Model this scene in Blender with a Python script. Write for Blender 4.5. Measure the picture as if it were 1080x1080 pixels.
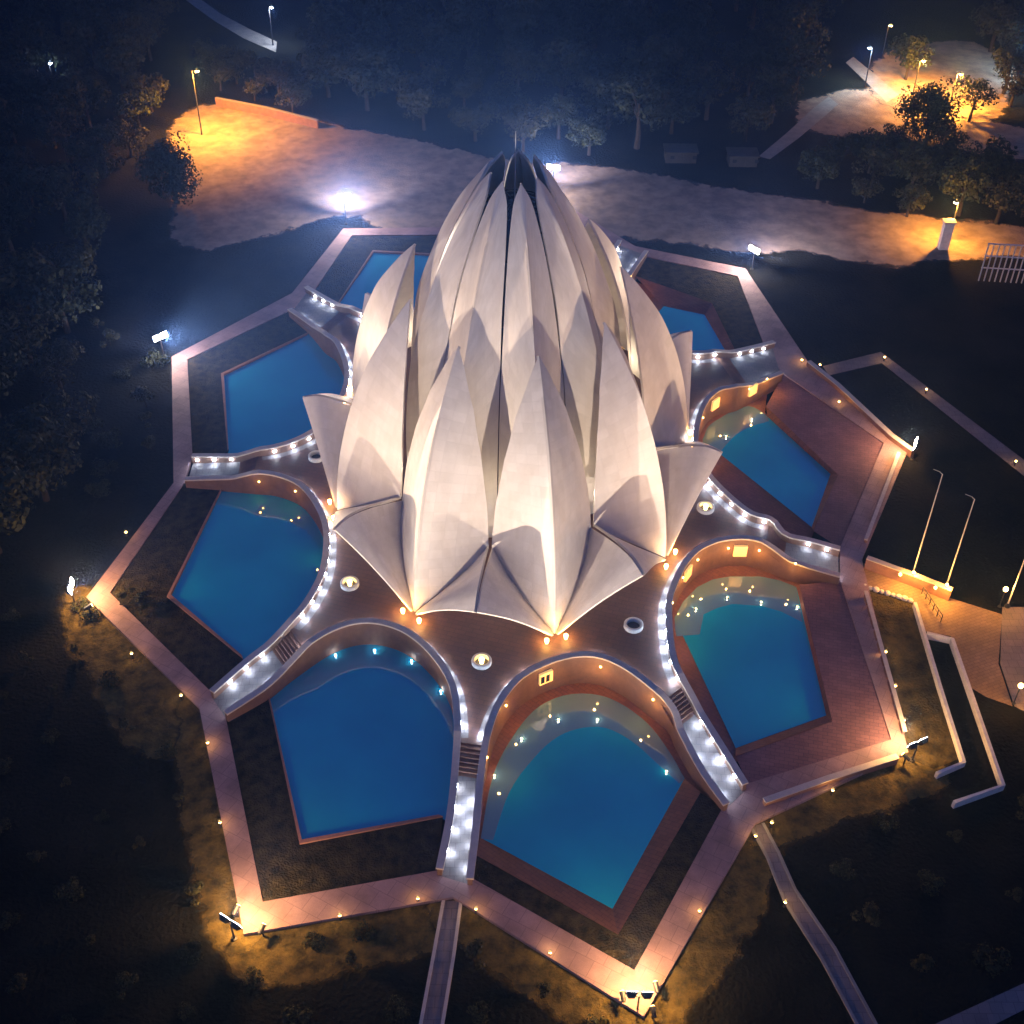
import bpy, math, random
from mathutils import Vector, Matrix, geometry, noise

# ------------------------------------------------------------------ scene, camera, sky
SC = bpy.context.scene
for o in list(bpy.data.objects):
    bpy.data.objects.remove(o)
COL = SC.collection
PI = math.pi
rnd = random.Random(7)

CAM_D, CAM_H, PITCH, YAW, ROLL, FPX = 122.2174, 94.3555, 0.70014, 0.0036396, 0.0140135, 1300.431
cam_c = Vector((0, -CAM_D, CAM_H))
fw = Vector((math.sin(YAW) * math.cos(PITCH), math.cos(YAW) * math.cos(PITCH), -math.sin(PITCH)))
r_ = fw.cross(Vector((0, 0, 1))).normalized()
u_ = r_.cross(fw)
cr = r_ * math.cos(ROLL) + u_ * math.sin(ROLL)
cu = u_ * math.cos(ROLL) - r_ * math.sin(ROLL)
cd = bpy.data.cameras.new('camera')
cam = bpy.data.objects.new('camera', cd)
COL.objects.link(cam)
cam.matrix_world = Matrix(((cr.x, cu.x, -fw.x, cam_c.x), (cr.y, cu.y, -fw.y, cam_c.y), (cr.z, cu.z, -fw.z, cam_c.z), (0, 0, 0, 1)))
cd.sensor_width = 36.0
cd.lens = 36.0 * FPX / 1080.0
cd.clip_end = 5000
SC.camera = cam

SC.render.engine = 'CYCLES'
SC.view_settings.view_transform = 'Standard'
SC.view_settings.look = 'None'
SC.view_settings.exposure = 0.0
SC.view_settings.gamma = 1.0
SC.cycles.use_denoising = True
SC.cycles.max_bounces = 5
SC.cycles.diffuse_bounces = 3
SC.cycles.glossy_bounces = 2
SC.cycles.transparent_max_bounces = 6
SC.cycles.volume_bounces = 0
SC.cycles.sample_clamp_indirect = 4.0
SC.cycles.use_light_tree = True

W = bpy.data.worlds.new('World')
SC.world = W
W.use_nodes = True
nt = W.node_tree
bg = nt.nodes['Background']
sky = nt.nodes.new('ShaderNodeTexSky')
sky.sky_type = 'NISHITA'
sky.sun_disc = False
sky.sun_elevation = math.radians(-1.6)
sky.sun_rotation = math.radians(200)
sky.ozone_density = 3.6
nt.links.new(sky.outputs[0], bg.inputs[0])
bg.inputs[1].default_value = 1.75

HAZE = 0.00078

# ------------------------------------------------------------------ helpers
S = 0.6618          # east-west extent of the site plan
CX = 0.283


def at(px, py, z=0.0):
    """point of the site at height z seen at (px, py) of the 1080 px survey photo"""
    d = fw + cr * ((px - 540) / FPX) + cu * ((540 - py) / FPX)
    t = (z - cam_c.z) / d.z
    return cam_c + d * t


def ang(k):
    return math.radians(-77.6496) - (k - 1) * 2 * PI / 9


def pol(r, a, z=0.0):
    """plan polar coordinates about the temple centre"""
    return Vector((CX + S * r * math.cos(a), r * math.sin(a), z))


def plan_r(v):
    return math.hypot((v.x - CX) / S, v.y)


def rel(k, x, y, z=0.0):
    a = ang(k)
    X = x * math.cos(a) - y * math.sin(a)
    Y = x * math.sin(a) + y * math.cos(a)
    return Vector((CX + S * X, Y, z))


MATS = {}


def new_mat(name):
    m = bpy.data.materials.new(name)
    m.use_nodes = True
    MATS[name] = m
    return m, m.node_tree, m.node_tree.nodes['Principled BSDF']


def mat(name, col, rough=0.7, var=0.0, scale=1.0, col2=None, bump=0.0, bscale=None, metal=0.0, spec=0.4, obj_coords=False, detail=6.0):
    m, t, b = new_mat(name)
    b.inputs['Roughness'].default_value = rough
    b.inputs['Metallic'].default_value = metal
    b.inputs['Specular IOR Level'].default_value = spec
    if var or col2:
        tc = t.nodes.new('ShaderNodeTexCoord')
        n = t.nodes.new('ShaderNodeTexNoise')
        n.inputs['Scale'].default_value = scale
        n.inputs['Detail'].default_value = detail
        n.inputs['Roughness'].default_value = 0.62
        geo = t.nodes.new('ShaderNodeNewGeometry')
        src = tc.outputs['Object'] if obj_coords else geo.outputs['Position']
        t.links.new(src, n.inputs['Vector'])
        rp = t.nodes.new('ShaderNodeValToRGB')
        c2 = col2 or tuple(c * (1 - var) for c in col)
        rp.color_ramp.elements[0].color = (*c2, 1)
        rp.color_ramp.elements[1].color = (*col, 1)
        rp.color_ramp.elements[0].position = 0.36
        rp.color_ramp.elements[1].position = 0.66
        t.links.new(n.outputs['Fac'], rp.inputs['Fac'])
        t.links.new(rp.outputs['Color'], b.inputs['Base Color'])
        if bump:
            n2 = t.nodes.new('ShaderNodeTexNoise')
            n2.inputs['Scale'].default_value = bscale or scale * 4
            n2.inputs['Detail'].default_value = 4
            t.links.new(src, n2.inputs['Vector'])
            bp = t.nodes.new('ShaderNodeBump')
            bp.inputs['Strength'].default_value = bump
            bp.inputs['Distance'].default_value = 0.3
            t.links.new(n2.outputs['Fac'], bp.inputs['Height'])
            t.links.new(bp.outputs['Normal'], b.inputs['Normal'])
    else:
        b.inputs['Base Color'].default_value = (*col, 1)
    return m


def emit(name, col, strength):
    m, t, b = new_mat(name)
    b.inputs['Base Color'].default_value = (*col, 1)
    b.inputs['Emission Color'].default_value = (*col, 1)
    b.inputs['Emission Strength'].default_value = strength
    return m


def paving(name, c1, c2, mortar, bw, bh, rough=0.75, rot=0.0, stain=0.35, spec=0.35):
    """brick or slab paving in world metres, with stains"""
    m, t, b = new_mat(name)
    geo = t.nodes.new('ShaderNodeNewGeometry')
    mp = t.nodes.new('ShaderNodeMapping')
    mp.inputs['Rotation'].default_value = (0, 0, rot)
    t.links.new(geo.outputs['Position'], mp.inputs['Vector'])
    br = t.nodes.new('ShaderNodeTexBrick')
    br.inputs['Scale'].default_value = 1.0
    br.inputs['Brick Width'].default_value = bw
    br.inputs['Row Height'].default_value = bh
    br.inputs['Mortar Size'].default_value = 0.025
    br.inputs['Color1'].default_value = (*c1, 1)
    br.inputs['Color2'].default_value = (*c2, 1)
    br.inputs['Mortar'].default_value = (*mortar, 1)
    t.links.new(mp.outputs['Vector'], br.inputs['Vector'])
    n = t.nodes.new('ShaderNodeTexNoise')
    n.inputs['Scale'].default_value = 0.22
    n.inputs['Detail'].default_value = 8
    n.inputs['Roughness'].default_value = 0.65
    t.links.new(geo.outputs['Position'], n.inputs['Vector'])
    rp = t.nodes.new('ShaderNodeValToRGB')
    rp.color_ramp.elements[0].position = 0.3
    rp.color_ramp.elements[1].position = 0.7
    rp.color_ramp.elements[0].color = (1 - stain, 1 - stain, 1 - stain, 1)
    rp.color_ramp.elements[1].color = (1.1, 1.1, 1.1, 1)
    t.links.new(n.outputs['Fac'], rp.inputs['Fac'])
    mx = t.nodes.new('ShaderNodeMix')
    mx.data_type = 'RGBA'
    mx.blend_type = 'MULTIPLY'
    mx.inputs['Factor'].default_value = 1.0
    t.links.new(br.outputs['Color'], mx.inputs[6])
    t.links.new(rp.outputs['Color'], mx.inputs[7])
    t.links.new(mx.outputs[2], b.inputs['Base Color'])
    b.inputs['Roughness'].default_value = rough
    b.inputs['Specular IOR Level'].default_value = spec
    return m


class MB:
    def __init__(self):
        self.v, self.f, self.uv = [], [], []

    def add(self, verts, faces):
        o = len(self.v)
        self.v += [Vector(p) for p in verts]
        self.f += [tuple(i + o for i in f) for f in faces]
        return self

    def quad(self, a, b, c, d):
        return self.add([a, b, c, d], [(0, 1, 2, 3)])

    def poly(self, pts):
        """flat concave polygon, upward facing"""
        pts = [Vector(p) for p in pts]
        tris = geometry.tessellate_polygon([[Vector((p.x, p.y, 0)) for p in pts]])
        fs = []
        for t in tris:
            a, b, c = (pts[i] for i in t)
            n = (b - a).cross(c - a).z
            fs.append(tuple(t) if n > 0 else (t[0], t[2], t[1]))
        return self.add(pts, fs)

    def slab(self, pts, z0):
        """polygon top at the points' own heights with a skirt down to z0"""
        self.poly(pts)
        n = len(pts)
        low = [Vector((p.x, p.y, z0)) for p in pts]
        for i in range(n):
            j = (i + 1) % n
            self.quad(pts[i], pts[j], low[j], low[i])
        return self

    def box(self, c, sx, sy, sz, rz=0.0):
        c = Vector(c)
        R = Matrix.Rotation(rz, 3, 'Z')
        vs = [c + R @ Vector((x * sx / 2, y * sy / 2, z * sz)) for z in (0, 1) for x, y in ((-1, -1), (1, -1), (1, 1), (-1, 1))]
        return self.add(vs, [(3, 2, 1, 0), (4, 5, 6, 7), (0, 1, 5, 4), (1, 2, 6, 5), (2, 3, 7, 6), (3, 0, 4, 7)])

    def tube(self, pts, rads, n=8, cap=True):
        pts = [Vector(p) for p in pts]
        if not hasattr(rads, '__len__'):
            rads = [rads] * len(pts)
        o = len(self.v)
        ref = Vector((1, 0.13, 0.07)).normalized()
        for i, p in enumerate(pts):
            d = (pts[min(i + 1, len(pts) - 1)] - pts[max(i - 1, 0)]).normalized()
            x = d.cross(ref)
            if x.length < 1e-3:
                x = d.cross(Vector((0, 1, 0)))
            x.normalize()
            y = d.cross(x)
            for j in range(n):
                a = 2 * PI * j / n
                self.v.append(p + (x * math.cos(a) + y * math.sin(a)) * rads[i])
        for i in range(len(pts) - 1):
            for j in range(n):
                k = (j + 1) % n
                self.f.append((o + i * n + j, o + i * n + k, o + (i + 1) * n + k, o + (i + 1) * n + j))
        if cap:
            self.f.append(tuple(o + j for j in range(n))[::-1])
            self.f.append(tuple(o + (len(pts) - 1) * n + j for j in range(n)))
        return self

    def lathe(self, prof, c=(0, 0, 0), n=20):
        c = Vector(c)
        o = len(self.v)
        for r, z in prof:
            for j in range(n):
                a = 2 * PI * j / n
                self.v.append(c + Vector((r * math.cos(a), r * math.sin(a), z)))
        for i in range(len(prof) - 1):
            for j in range(n):
                k = (j + 1) % n
                self.f.append((o + i * n + j, o + i * n + k, o + (i + 1) * n + k, o + (i + 1) * n + j))
        return self

    def build(self, name, m, parent=None, smooth=False, uv=None, label=None):
        me = bpy.data.meshes.new(name)
        off = WORLD.get(parent.name, Vector()) if parent else Vector()
        me.from_pydata([v - off for v in self.v], [], self.f)
        if uv:
            l = me.uv_layers.new(name='UVMap')
            for lp in me.loops:
                l.data[lp.index].uv = uv[lp.vertex_index]
        if smooth:
            me.polygons.foreach_set('use_smooth', [True] * len(me.polygons))
        me.materials.append(m)
        me.update()
        o = bpy.data.objects.new(name, me)
        COL.objects.link(o)
        WORLD[o.name] = off.copy()
        if parent:
            o.parent = parent
        if label:
            o['label'] = label
        return o


WORLD = {}


def thing(name, label, cat, loc=(0, 0, 0), group=None):
    o = bpy.data.objects.new(name, None)
    COL.objects.link(o)
    o.location = loc
    WORLD[o.name] = Vector(loc)
    return tag(o, label, cat, group)


def tag(o, label, cat, group=None):
    o['label'] = label
    o['category'] = cat
    o['kind'] = 'thing'
    if group:
        o['group'] = group
    return o


def struct(name, mb, m, smooth=False, kind='structure'):
    o = mb.build(name, m, smooth=smooth)
    o['kind'] = kind
    return o


LDATA = {}


def lamp(kind, energy, col, loc, parent=None, radius=0.15, aim=None, spot=None, blend=0.6):
    key = (kind, energy, col, radius, spot)
    if key not in LDATA:
        d = bpy.data.lights.new('lamp_light', kind)
        d.energy = energy
        d.color = col
        d.shadow_soft_size = radius
        if kind == 'SPOT':
            d.spot_size = spot
            d.spot_blend = blend
        LDATA[key] = d
    o = bpy.data.objects.new('lamp_light', LDATA[key])
    COL.objects.link(o)
    loc = Vector(loc)
    off = WORLD.get(parent.name, Vector()) if parent else Vector()
    if parent:
        o.parent = parent
    o.location = loc - off
    if aim is not None:
        o.rotation_euler = (Vector(aim) - loc).to_track_quat('-Z', 'Y').to_euler()
    return o


def copy_tree(o, parent=None):
    c = o.copy()
    COL.objects.link(c)
    if parent:
        c.parent = parent
    for ch in o.children:
        copy_tree(ch, c)
    return c


def lerp(a, b, t):
    return a + (b - a) * t


def interp(tab, x):
    """piecewise linear table [(x, y..)] ascending"""
    if x <= tab[0][0]:
        return tab[0][1]
    for (x0, y0), (x1, y1) in zip(tab, tab[1:]):
        if x <= x1:
            return lerp(y0, y1, (x - x0) / (x1 - x0))
    return tab[-1][1]


def spline(pts, n):
    """Catmull-Rom through tuples, n samples uniform in arc length"""
    P = [Vector(p) for p in pts]
    dense = []
    for i in range(len(P) - 1):
        p0, p1, p2, p3 = P[max(i - 1, 0)], P[i], P[i + 1], P[min(i + 2, len(P) - 1)]
        for j in range(12):
            t = j / 12
            dense.append(0.5 * ((2 * p1) + (p2 - p0) * t + (2 * p0 - 5 * p1 + 4 * p2 - p3) * t * t + (3 * p1 - p0 - 3 * p2 + p3) * t ** 3))
    dense.append(P[-1])
    L = [0]
    for a, b in zip(dense, dense[1:]):
        L.append(L[-1] + (b - a).length)
    out, j = [], 0
    for i in range(n):
        d = L[-1] * i / (n - 1)
        while j < len(L) - 2 and L[j + 1] < d:
            j += 1
        t = (d - L[j]) / max(1e-9, L[j + 1] - L[j])
        out.append(lerp(dense[j], dense[j + 1], min(1, t)))
    return out


# ------------------------------------------------------------------ materials
def marble():
    m, t, b = new_mat('marble_cladding')
    uv = t.nodes.new('ShaderNodeUVMap')
    br = t.nodes.new('ShaderNodeTexBrick')
    br.offset = 0.0
    br.inputs['Scale'].default_value = 1.0
    br.inputs['Brick Width'].default_value = 1.5
    br.inputs['Row Height'].default_value = 1.1
    br.inputs['Mortar Size'].default_value = 0.018
    br.inputs['Color1'].default_value = (0.76, 0.68, 0.615, 1)
    br.inputs['Color2'].default_value = (0.69, 0.615, 0.55, 1)
    br.inputs['Mortar'].default_value = (0.63, 0.56, 0.50, 1)
    t.links.new(uv.outputs['UV'], br.inputs['Vector'])
    geo = t.nodes.new('ShaderNodeNewGeometry')
    mp = t.nodes.new('ShaderNodeMapping')
    mp.inputs['Scale'].default_value = (1, 1, 0.25)
    t.links.new(geo.outputs['Position'], mp.inputs['Vector'])
    n = t.nodes.new('ShaderNodeTexNoise')
    n.inputs['Scale'].default_value = 0.7
    n.inputs['Detail'].default_value = 7
    n.inputs['Roughness'].default_value = 0.65
    t.links.new(mp.outputs['Vector'], n.inputs['Vector'])
    rp = t.nodes.new('ShaderNodeValToRGB')
    rp.color_ramp.elements[0].position = 0.32
    rp.color_ramp.elements[1].position = 0.62
    rp.color_ramp.elements[0].color = (0.90, 0.88, 0.86, 1)
    rp.color_ramp.elements[1].color = (1, 1, 1, 1)
    t.links.new(n.outputs['Fac'], rp.inputs['Fac'])
    mx = t.nodes.new('ShaderNodeMix')
    mx.data_type = 'RGBA'
    mx.blend_type = 'MULTIPLY'
    mx.inputs['Factor'].default_value = 1
    t.links.new(br.outputs['Color'], mx.inputs[6])
    t.links.new(rp.outputs['Color'], mx.inputs[7])
    t.links.new(mx.outputs[2], b.inputs['Base Color'])
    b.inputs['Roughness'].default_value = 0.55
    b.inputs['Specular IOR Level'].default_value = 0.3
    return m


MARBLE = marble()
DECK = paving('podium_paving', (0.125, 0.058, 0.043), (0.10, 0.046, 0.035), (0.06, 0.03, 0.024), 1.2, 0.6, rough=0.6, rot=0.3)
WALK = paving('walkway_slabs', (0.42, 0.27, 0.275), (0.37, 0.235, 0.24), (0.26, 0.165, 0.17), 1.6, 1.6, rough=0.75, rot=0.5, stain=0.5)
BRICK = paving('brick_paving', (0.25, 0.125, 0.14), (0.20, 0.10, 0.112), (0.13, 0.068, 0.075), 0.9, 0.45, rough=0.75, rot=0.2, stain=0.35)
BASIN = paving('basin_lining', (0.25, 0.11, 0.08), (0.20, 0.085, 0.065), (0.13, 0.06, 0.05), 0.9, 0.45, rough=0.7, rot=0.7, stain=0.4)
WALLM = mat('parapet_stone', (0.20, 0.11, 0.075), 0.75, var=0.25, scale=1.3, bump=0.05)
COPING = mat('coping_stone', (0.62, 0.54, 0.48), 0.65, var=0.15, scale=1.5)
SANDSTONE = mat('red_sandstone', (0.30, 0.15, 0.10), 0.8, var=0.3, scale=1.2, bump=0.08)
LAWN = mat('lawn_grass', (0.062, 0.050, 0.028), 0.95, col2=(0.012, 0.011, 0.008), scale=0.9, bump=0.9, bscale=5.0, spec=0.1, detail=9)
EARTH = mat('dark_rough_grass', (0.018, 0.018, 0.013), 0.95, col2=(0.005, 0.0055, 0.005), scale=0.12, bump=0.9, bscale=2.4, spec=0.05, detail=11)
DRYG = mat('dry_grass', (0.115, 0.088, 0.034), 0.95, col2=(0.020, 0.017, 0.009), scale=0.5, bump=0.9, bscale=4.0, spec=0.1, detail=10)
SAND = mat('sandy_earth', (0.33, 0.25, 0.19), 0.95, col2=(0.17, 0.125, 0.095), scale=0.16, bump=0.6, bscale=1.5, spec=0.1, detail=11)
KERB = mat('kerb_terracotta', (0.42, 0.21, 0.15), 0.8, var=0.2, scale=2.0)
WHITEK = mat('white_kerb_paint', (0.72, 0.70, 0.68), 0.7, var=0.2, scale=1.5)
CONC = mat('grey_concrete', (0.30, 0.28, 0.27), 0.85, var=0.25, scale=0.8)
PATHM = paving('path_slabs', (0.26, 0.21, 0.21), (0.22, 0.18, 0.18), (0.15, 0.12, 0.12), 1.0, 1.0, rough=0.8)
ORANGEP = paving('ramp_paving', (0.30, 0.20, 0.14), (0.25, 0.165, 0.115), (0.17, 0.11, 0.08), 0.8, 0.4, rough=0.8, rot=-0.4)
DARKC = mat('dark_concrete', (0.06, 0.057, 0.06), 0.9, var=0.4, scale=0.7)
STEEL = mat('galvanised_steel', (0.55, 0.56, 0.58), 0.45, metal=0.6)
DARKM = mat('black_metal', (0.03, 0.03, 0.035), 0.5)
BLACK = mat('matt_black', (0.008, 0.008, 0.009), 1.0, spec=0.02)
GLASSD = mat('dark_glass', (0.015, 0.018, 0.025), 0.15)
BARK = mat('tree_bark', (0.035, 0.026, 0.02), 0.9, var=0.4, scale=3.0, obj_coords=True)
WHITEP = mat('white_paint', (0.75, 0.74, 0.72), 0.6)
LED = emit('white_led_lens', (0.80, 0.90, 1.0), 70.0)
AMBER = emit('amber_lens', (1.0, 0.62, 0.18), 24.0)
WARMW = emit('warm_box', (1.0, 0.62, 0.22), 0.8)
FLOODL = emit('flood_lens', (1.0, 0.93, 0.80), 90.0)
SODIUM = emit('sodium_lens', (1.0, 0.55, 0.12), 160.0)
COOLL = emit('cool_lens', (0.72, 0.88, 1.0), 160.0)


def leafmat(name, c1, c2):
    m, t, b = new_mat(name)
    oi = t.nodes.new('ShaderNodeTexCoord')
    n = t.nodes.new('ShaderNodeTexNoise')
    n.inputs['Scale'].default_value = 0.9
    n.inputs['Detail'].default_value = 5
    t.links.new(oi.outputs['Object'], n.inputs['Vector'])
    rp = t.nodes.new('ShaderNodeValToRGB')
    rp.color_ramp.elements[0].position = 0.35
    rp.color_ramp.elements[1].position = 0.65
    rp.color_ramp.elements[0].color = (*c1, 1)
    rp.color_ramp.elements[1].color = (*c2, 1)
    t.links.new(n.outputs['Fac'], rp.inputs['Fac'])
    t.links.new(rp.outputs['Color'], b.inputs['Base Color'])
    b.inputs['Roughness'].default_value = 0.7
    b.inputs['Specular IOR Level'].default_value = 0.25
    return m


LEAF = [leafmat('leaf_dark', (0.010, 0.016, 0.008), (0.032, 0.040, 0.018)),
        leafmat('leaf_olive', (0.016, 0.019, 0.008), (0.055, 0.055, 0.024))]


def water(name, col, deep):
    m, t, b = new_mat(name)
    geo = t.nodes.new('ShaderNodeNewGeometry')
    n = t.nodes.new('ShaderNodeTexNoise')
    n.inputs['Scale'].default_value = 0.10
    n.inputs['Detail'].default_value = 4
    t.links.new(geo.outputs['Position'], n.inputs['Vector'])
    rp = t.nodes.new('ShaderNodeValToRGB')
    rp.color_ramp.elements[0].position = 0.3
    rp.color_ramp.elements[1].position = 0.7
    rp.color_ramp.elements[0].color = (*deep, 1)
    rp.color_ramp.elements[1].color = (*col, 1)
    t.links.new(n.outputs['Fac'], rp.inputs['Fac'])
    t.links.new(rp.outputs['Color'], b.inputs['Base Color'])
    b.inputs['Roughness'].default_value = 0.04
    b.inputs['IOR'].default_value = 1.9
    b.inputs['Specular IOR Level'].default_value = 0.9
    n2 = t.nodes.new('ShaderNodeTexNoise')
    n2.inputs['Scale'].default_value = 0.9
    n2.inputs['Detail'].default_value = 3
    t.links.new(geo.outputs['Position'], n2.inputs['Vector'])
    bp = t.nodes.new('ShaderNodeBump')
    bp.inputs['Strength'].default_value = 0.05
    bp.inputs['Distance'].default_value = 0.1
    t.links.new(n2.outputs['Fac'], bp.inputs['Height'])
    t.links.new(bp.outputs['Normal'], b.inputs['Normal'])
    return m


WATER = water('pool_water_blue', (0.008, 0.45, 0.66), (0.006, 0.33, 0.54))

# ------------------------------------------------------------------ podium arcs and pools (survey pixels)
ZP = 2.0            # podium deck height
R1, R2 = 47.2, 50.4  # stair from the deck to the bridges


def ztop(r):
    return interp([(0, 2.95), (46.6, 2.95), (51.0, 1.75), (62, 0.75)], r)


ARC_PX = {
    1: [(498, 928), (504, 878), (509, 823), (516, 777), (529, 742), (553, 714), (592, 696), (627, 693), (658, 705), (689, 728), (708, 749), (716.5, 773), (739, 815), (764, 850)],
    2: [(239, 754), (280, 727), (307, 701), (348, 667), (385, 657), (422, 665), (452, 688), (474, 721.5), (480, 762), (478, 806.7), (472, 862), (461, 917)],
    3: [(195, 507), (230, 506), (264, 501), (290, 502), (316, 513), (334, 536), (342, 561), (340, 595), (330, 621), (312, 647), (290, 671), (260, 696), (222, 729)],
    4: [(304, 327), (327, 343), (341, 352), (353, 361), (362, 381), (364, 400), (359, 418), (347, 438), (327, 455.6), (297, 468.5), (264, 476), (203, 480)],
    8: [(886, 578), (854, 569), (828, 562), (817, 549), (795, 541.5), (772.6, 525), (750, 502), (737, 480), (735.5, 462), (739, 441), (747, 423), (760, 412), (780, 408), (802, 404), (826, 394)],
    9: [(788, 827), (765, 790), (735.5, 741), (715, 702), (708, 660), (709.6, 627), (728, 590), (754, 573), (787, 569), (813, 578.5), (839, 595), (886, 609)],
}
TEMPL = [(59.3, -17.6), (54.5, -16.0), (49.8, -14.3), (44, -12), (40.6, -9), (38.5, -5.5), (37.4, 0), (38.5, 5.5), (40.6, 9), (44, 12), (49.8, 14.3), (54.5, 16.0), (59.3, 17.6)]


def arc_points(k):
    if k in ARC_PX:
        raw = []
        for px, py in ARC_PX[k]:
            z = 2.95
            for _ in range(8):
                z = ztop(plan_r(at(px, py, z)))
            p = at(px, py, z)
            raw.append((p.x, p.y))
    else:
        raw = [(rel(k, x, y).x, rel(k, x, y).y) for x, y in TEMPL]
    pts = spline([(x, y, 0) for x, y in raw], 70)
    return pts


ARC = {k: arc_points(k) for k in range(1, 10)}


def cut(k, side, r):
    """point of arc k at plan radius r; side +1 is towards pool k+1 (start of the list)"""
    pts = ARC[k] if side > 0 else ARC[k][::-1]
    for a, b in zip(pts, pts[1:]):
        ra, rb = plan_r(a), plan_r(b)
        if ra >= r >= rb:
            return lerp(a, b, (ra - r) / max(1e-6, ra - rb))
    return pts[0].copy()


def nxt(k):
    return k % 9 + 1


def Z(p, z):
    return Vector((p.x, p.y, z))


# pool names used in labels
POOLN = {1: 'bottom pool', 2: 'lower-left pool', 3: 'left pool', 4: 'upper-left pool', 5: 'top-left pool',
         6: 'hidden rear pool', 7: 'upper-right pool', 8: 'right pool', 9: 'lower-right pool'}

# walkway inner corners [A (towards k+1), tip, B (towards k-1)] and outer tip, outer notch (towards k+1)
WIN = {1: [(498, 926), (669, 1023), (763, 850)], 2: [(238, 756), (277, 951), (461, 918)], 3: [(195, 508), (116, 625), (222, 729)],
       4: [(304, 328), (197.5, 379), (203, 481)], 8: [(886, 577), (932, 467), (826, 394)], 9: [(789, 826), (940, 780), (886, 611)]}
WOUT = {1: (679, 1072), 2: (257, 985), 3: (91, 630), 4: (181, 376), 5: (362, 241), 7: (786, 283), 8: (958, 474), 9: (958, 793)}
NOUT = {1: (478, 946), 2: (210, 746), 3: (183, 509), 4: (308, 309), 7: (852, 381), 8: (909, 590), 9: (797, 868)}
KERBPX = {1: [(502, 901), (652, 985), (739, 835)], 2: [(281, 727), (316, 890), (467, 861)], 3: [(234.5, 512), (176, 629), (256, 694)],
          4: [(326, 350), (233, 394), (240, 476)], 8: [(858, 559), (884, 500), (808, 428)], 9: [(776, 797), (878, 760), (843, 616)]}
WATERPX = {1: [(507, 883.5), (519.7, 819), (541, 776.6), (568, 745.5), (603, 732), (642, 736), (681, 761), (708, 796), (722, 821), (646, 958.5)],
           8: [(741, 464), (747, 450), (761, 440), (776, 432), (789, 428.5), (800, 432), (809.6, 439.6), (876, 500), (856, 556)],
           9: [(711.5, 652), (720, 635), (735.5, 619), (752, 611), (769, 608), (802, 608), (822, 612), (840, 619), (871.5, 754.5), (776, 789)]}
DRAINED = (1, 7, 8, 9)
ZW_FULL, ZW_LOW = -0.25, -1.0


def win(k):
    if k in WIN:
        return [at(*p, 0.0) for p in WIN[k]]
    T = rel(k, 70.4, 0)
    if k == 7:
        T = at(778, 291)
    if k == 5:
        T = at(371, 248)
    A, B = rel(k, 59.0, -17.6), rel(k, 59.0, 17.6)
    if k == 7:
        A = at(810, 374)
    if k == 5:
        B = at(325, 316)
    return [A, T, B]


def wout(k):
    return at(*WOUT[k]) if k in WOUT else rel(k, 74.2, 0)


def nout(k):
    return at(*NOUT[k]) if k in NOUT else pol(63.4, ang(k + 0.5))


# ------------------------------------------------------------------ ground
g = MB()
X0, X1, Y0, Y1 = -900, 900, -320, 1800
ZG = -0.35
hole = []
for k in range(1, 10):
    for p in (wout(k), nout(k)):
        hole.append(Vector((p.x * 0.985, p.y * 0.985, ZG)))
big = [Vector((X0, Y0, ZG)), Vector((X1, Y0, ZG)), Vector((X1, Y1, ZG)), Vector((X0, Y1, ZG))]
tri = geometry.tessellate_polygon([big, hole])
allp = big + hole
fs = []
for t in tri:
    A_, B_, C_ = (allp[i] for i in t)
    fs.append(tuple(t) if (B_ - A_).cross(C_ - A_).z > 0 else (t[0], t[2], t[1]))
g.add(allp, fs)
struct('ground', g, EARTH)

wk = MB()
for k in range(1, 10):
    A, T, B = win(k)
    To = wout(k)
    No, Np = nout(k), nout((k - 2) % 9 + 1)
    wk.slab([A, T, To, No], -0.35)
    wk.slab([T, B, Np, To], -0.35)
    B2 = win(nxt(k))[2]
    wk.slab([A, No, B2], -0.35)
struct('walkway', wk, WALK)


def strip(mb, P, Q):
    for i in range(len(P) - 1):
        mb.quad(P[i], P[i + 1], Q[i + 1], Q[i])


def toward(p, q, d):
    v = q - p
    return p + v * (d / v.length)


def offset_poly(pts, d):
    """open polyline offset sideways in plan by d (left of travel)"""
    out = []
    for i, p in enumerate(pts):
        a = pts[max(i - 1, 0)]
        b = pts[min(i + 1, len(pts) - 1)]
        t = Vector((b.x - a.x, b.y - a.y, 0)).normalized()
        out.append(p + Vector((-t.y, t.x, 0)) * d)
    return out


def side_sign(k):
    """sign of the left normal that leads from the arc onto the podium"""
    pts = ARC[k]
    i = len(pts) // 2
    t = (pts[i + 1] - pts[i - 1]).normalized()
    n = Vector((-t.y, t.x, 0))
    c = Vector((CX, 0, 0))
    return 1.0 if n.dot(c - pts[i]) > 0 else -1.0


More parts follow.
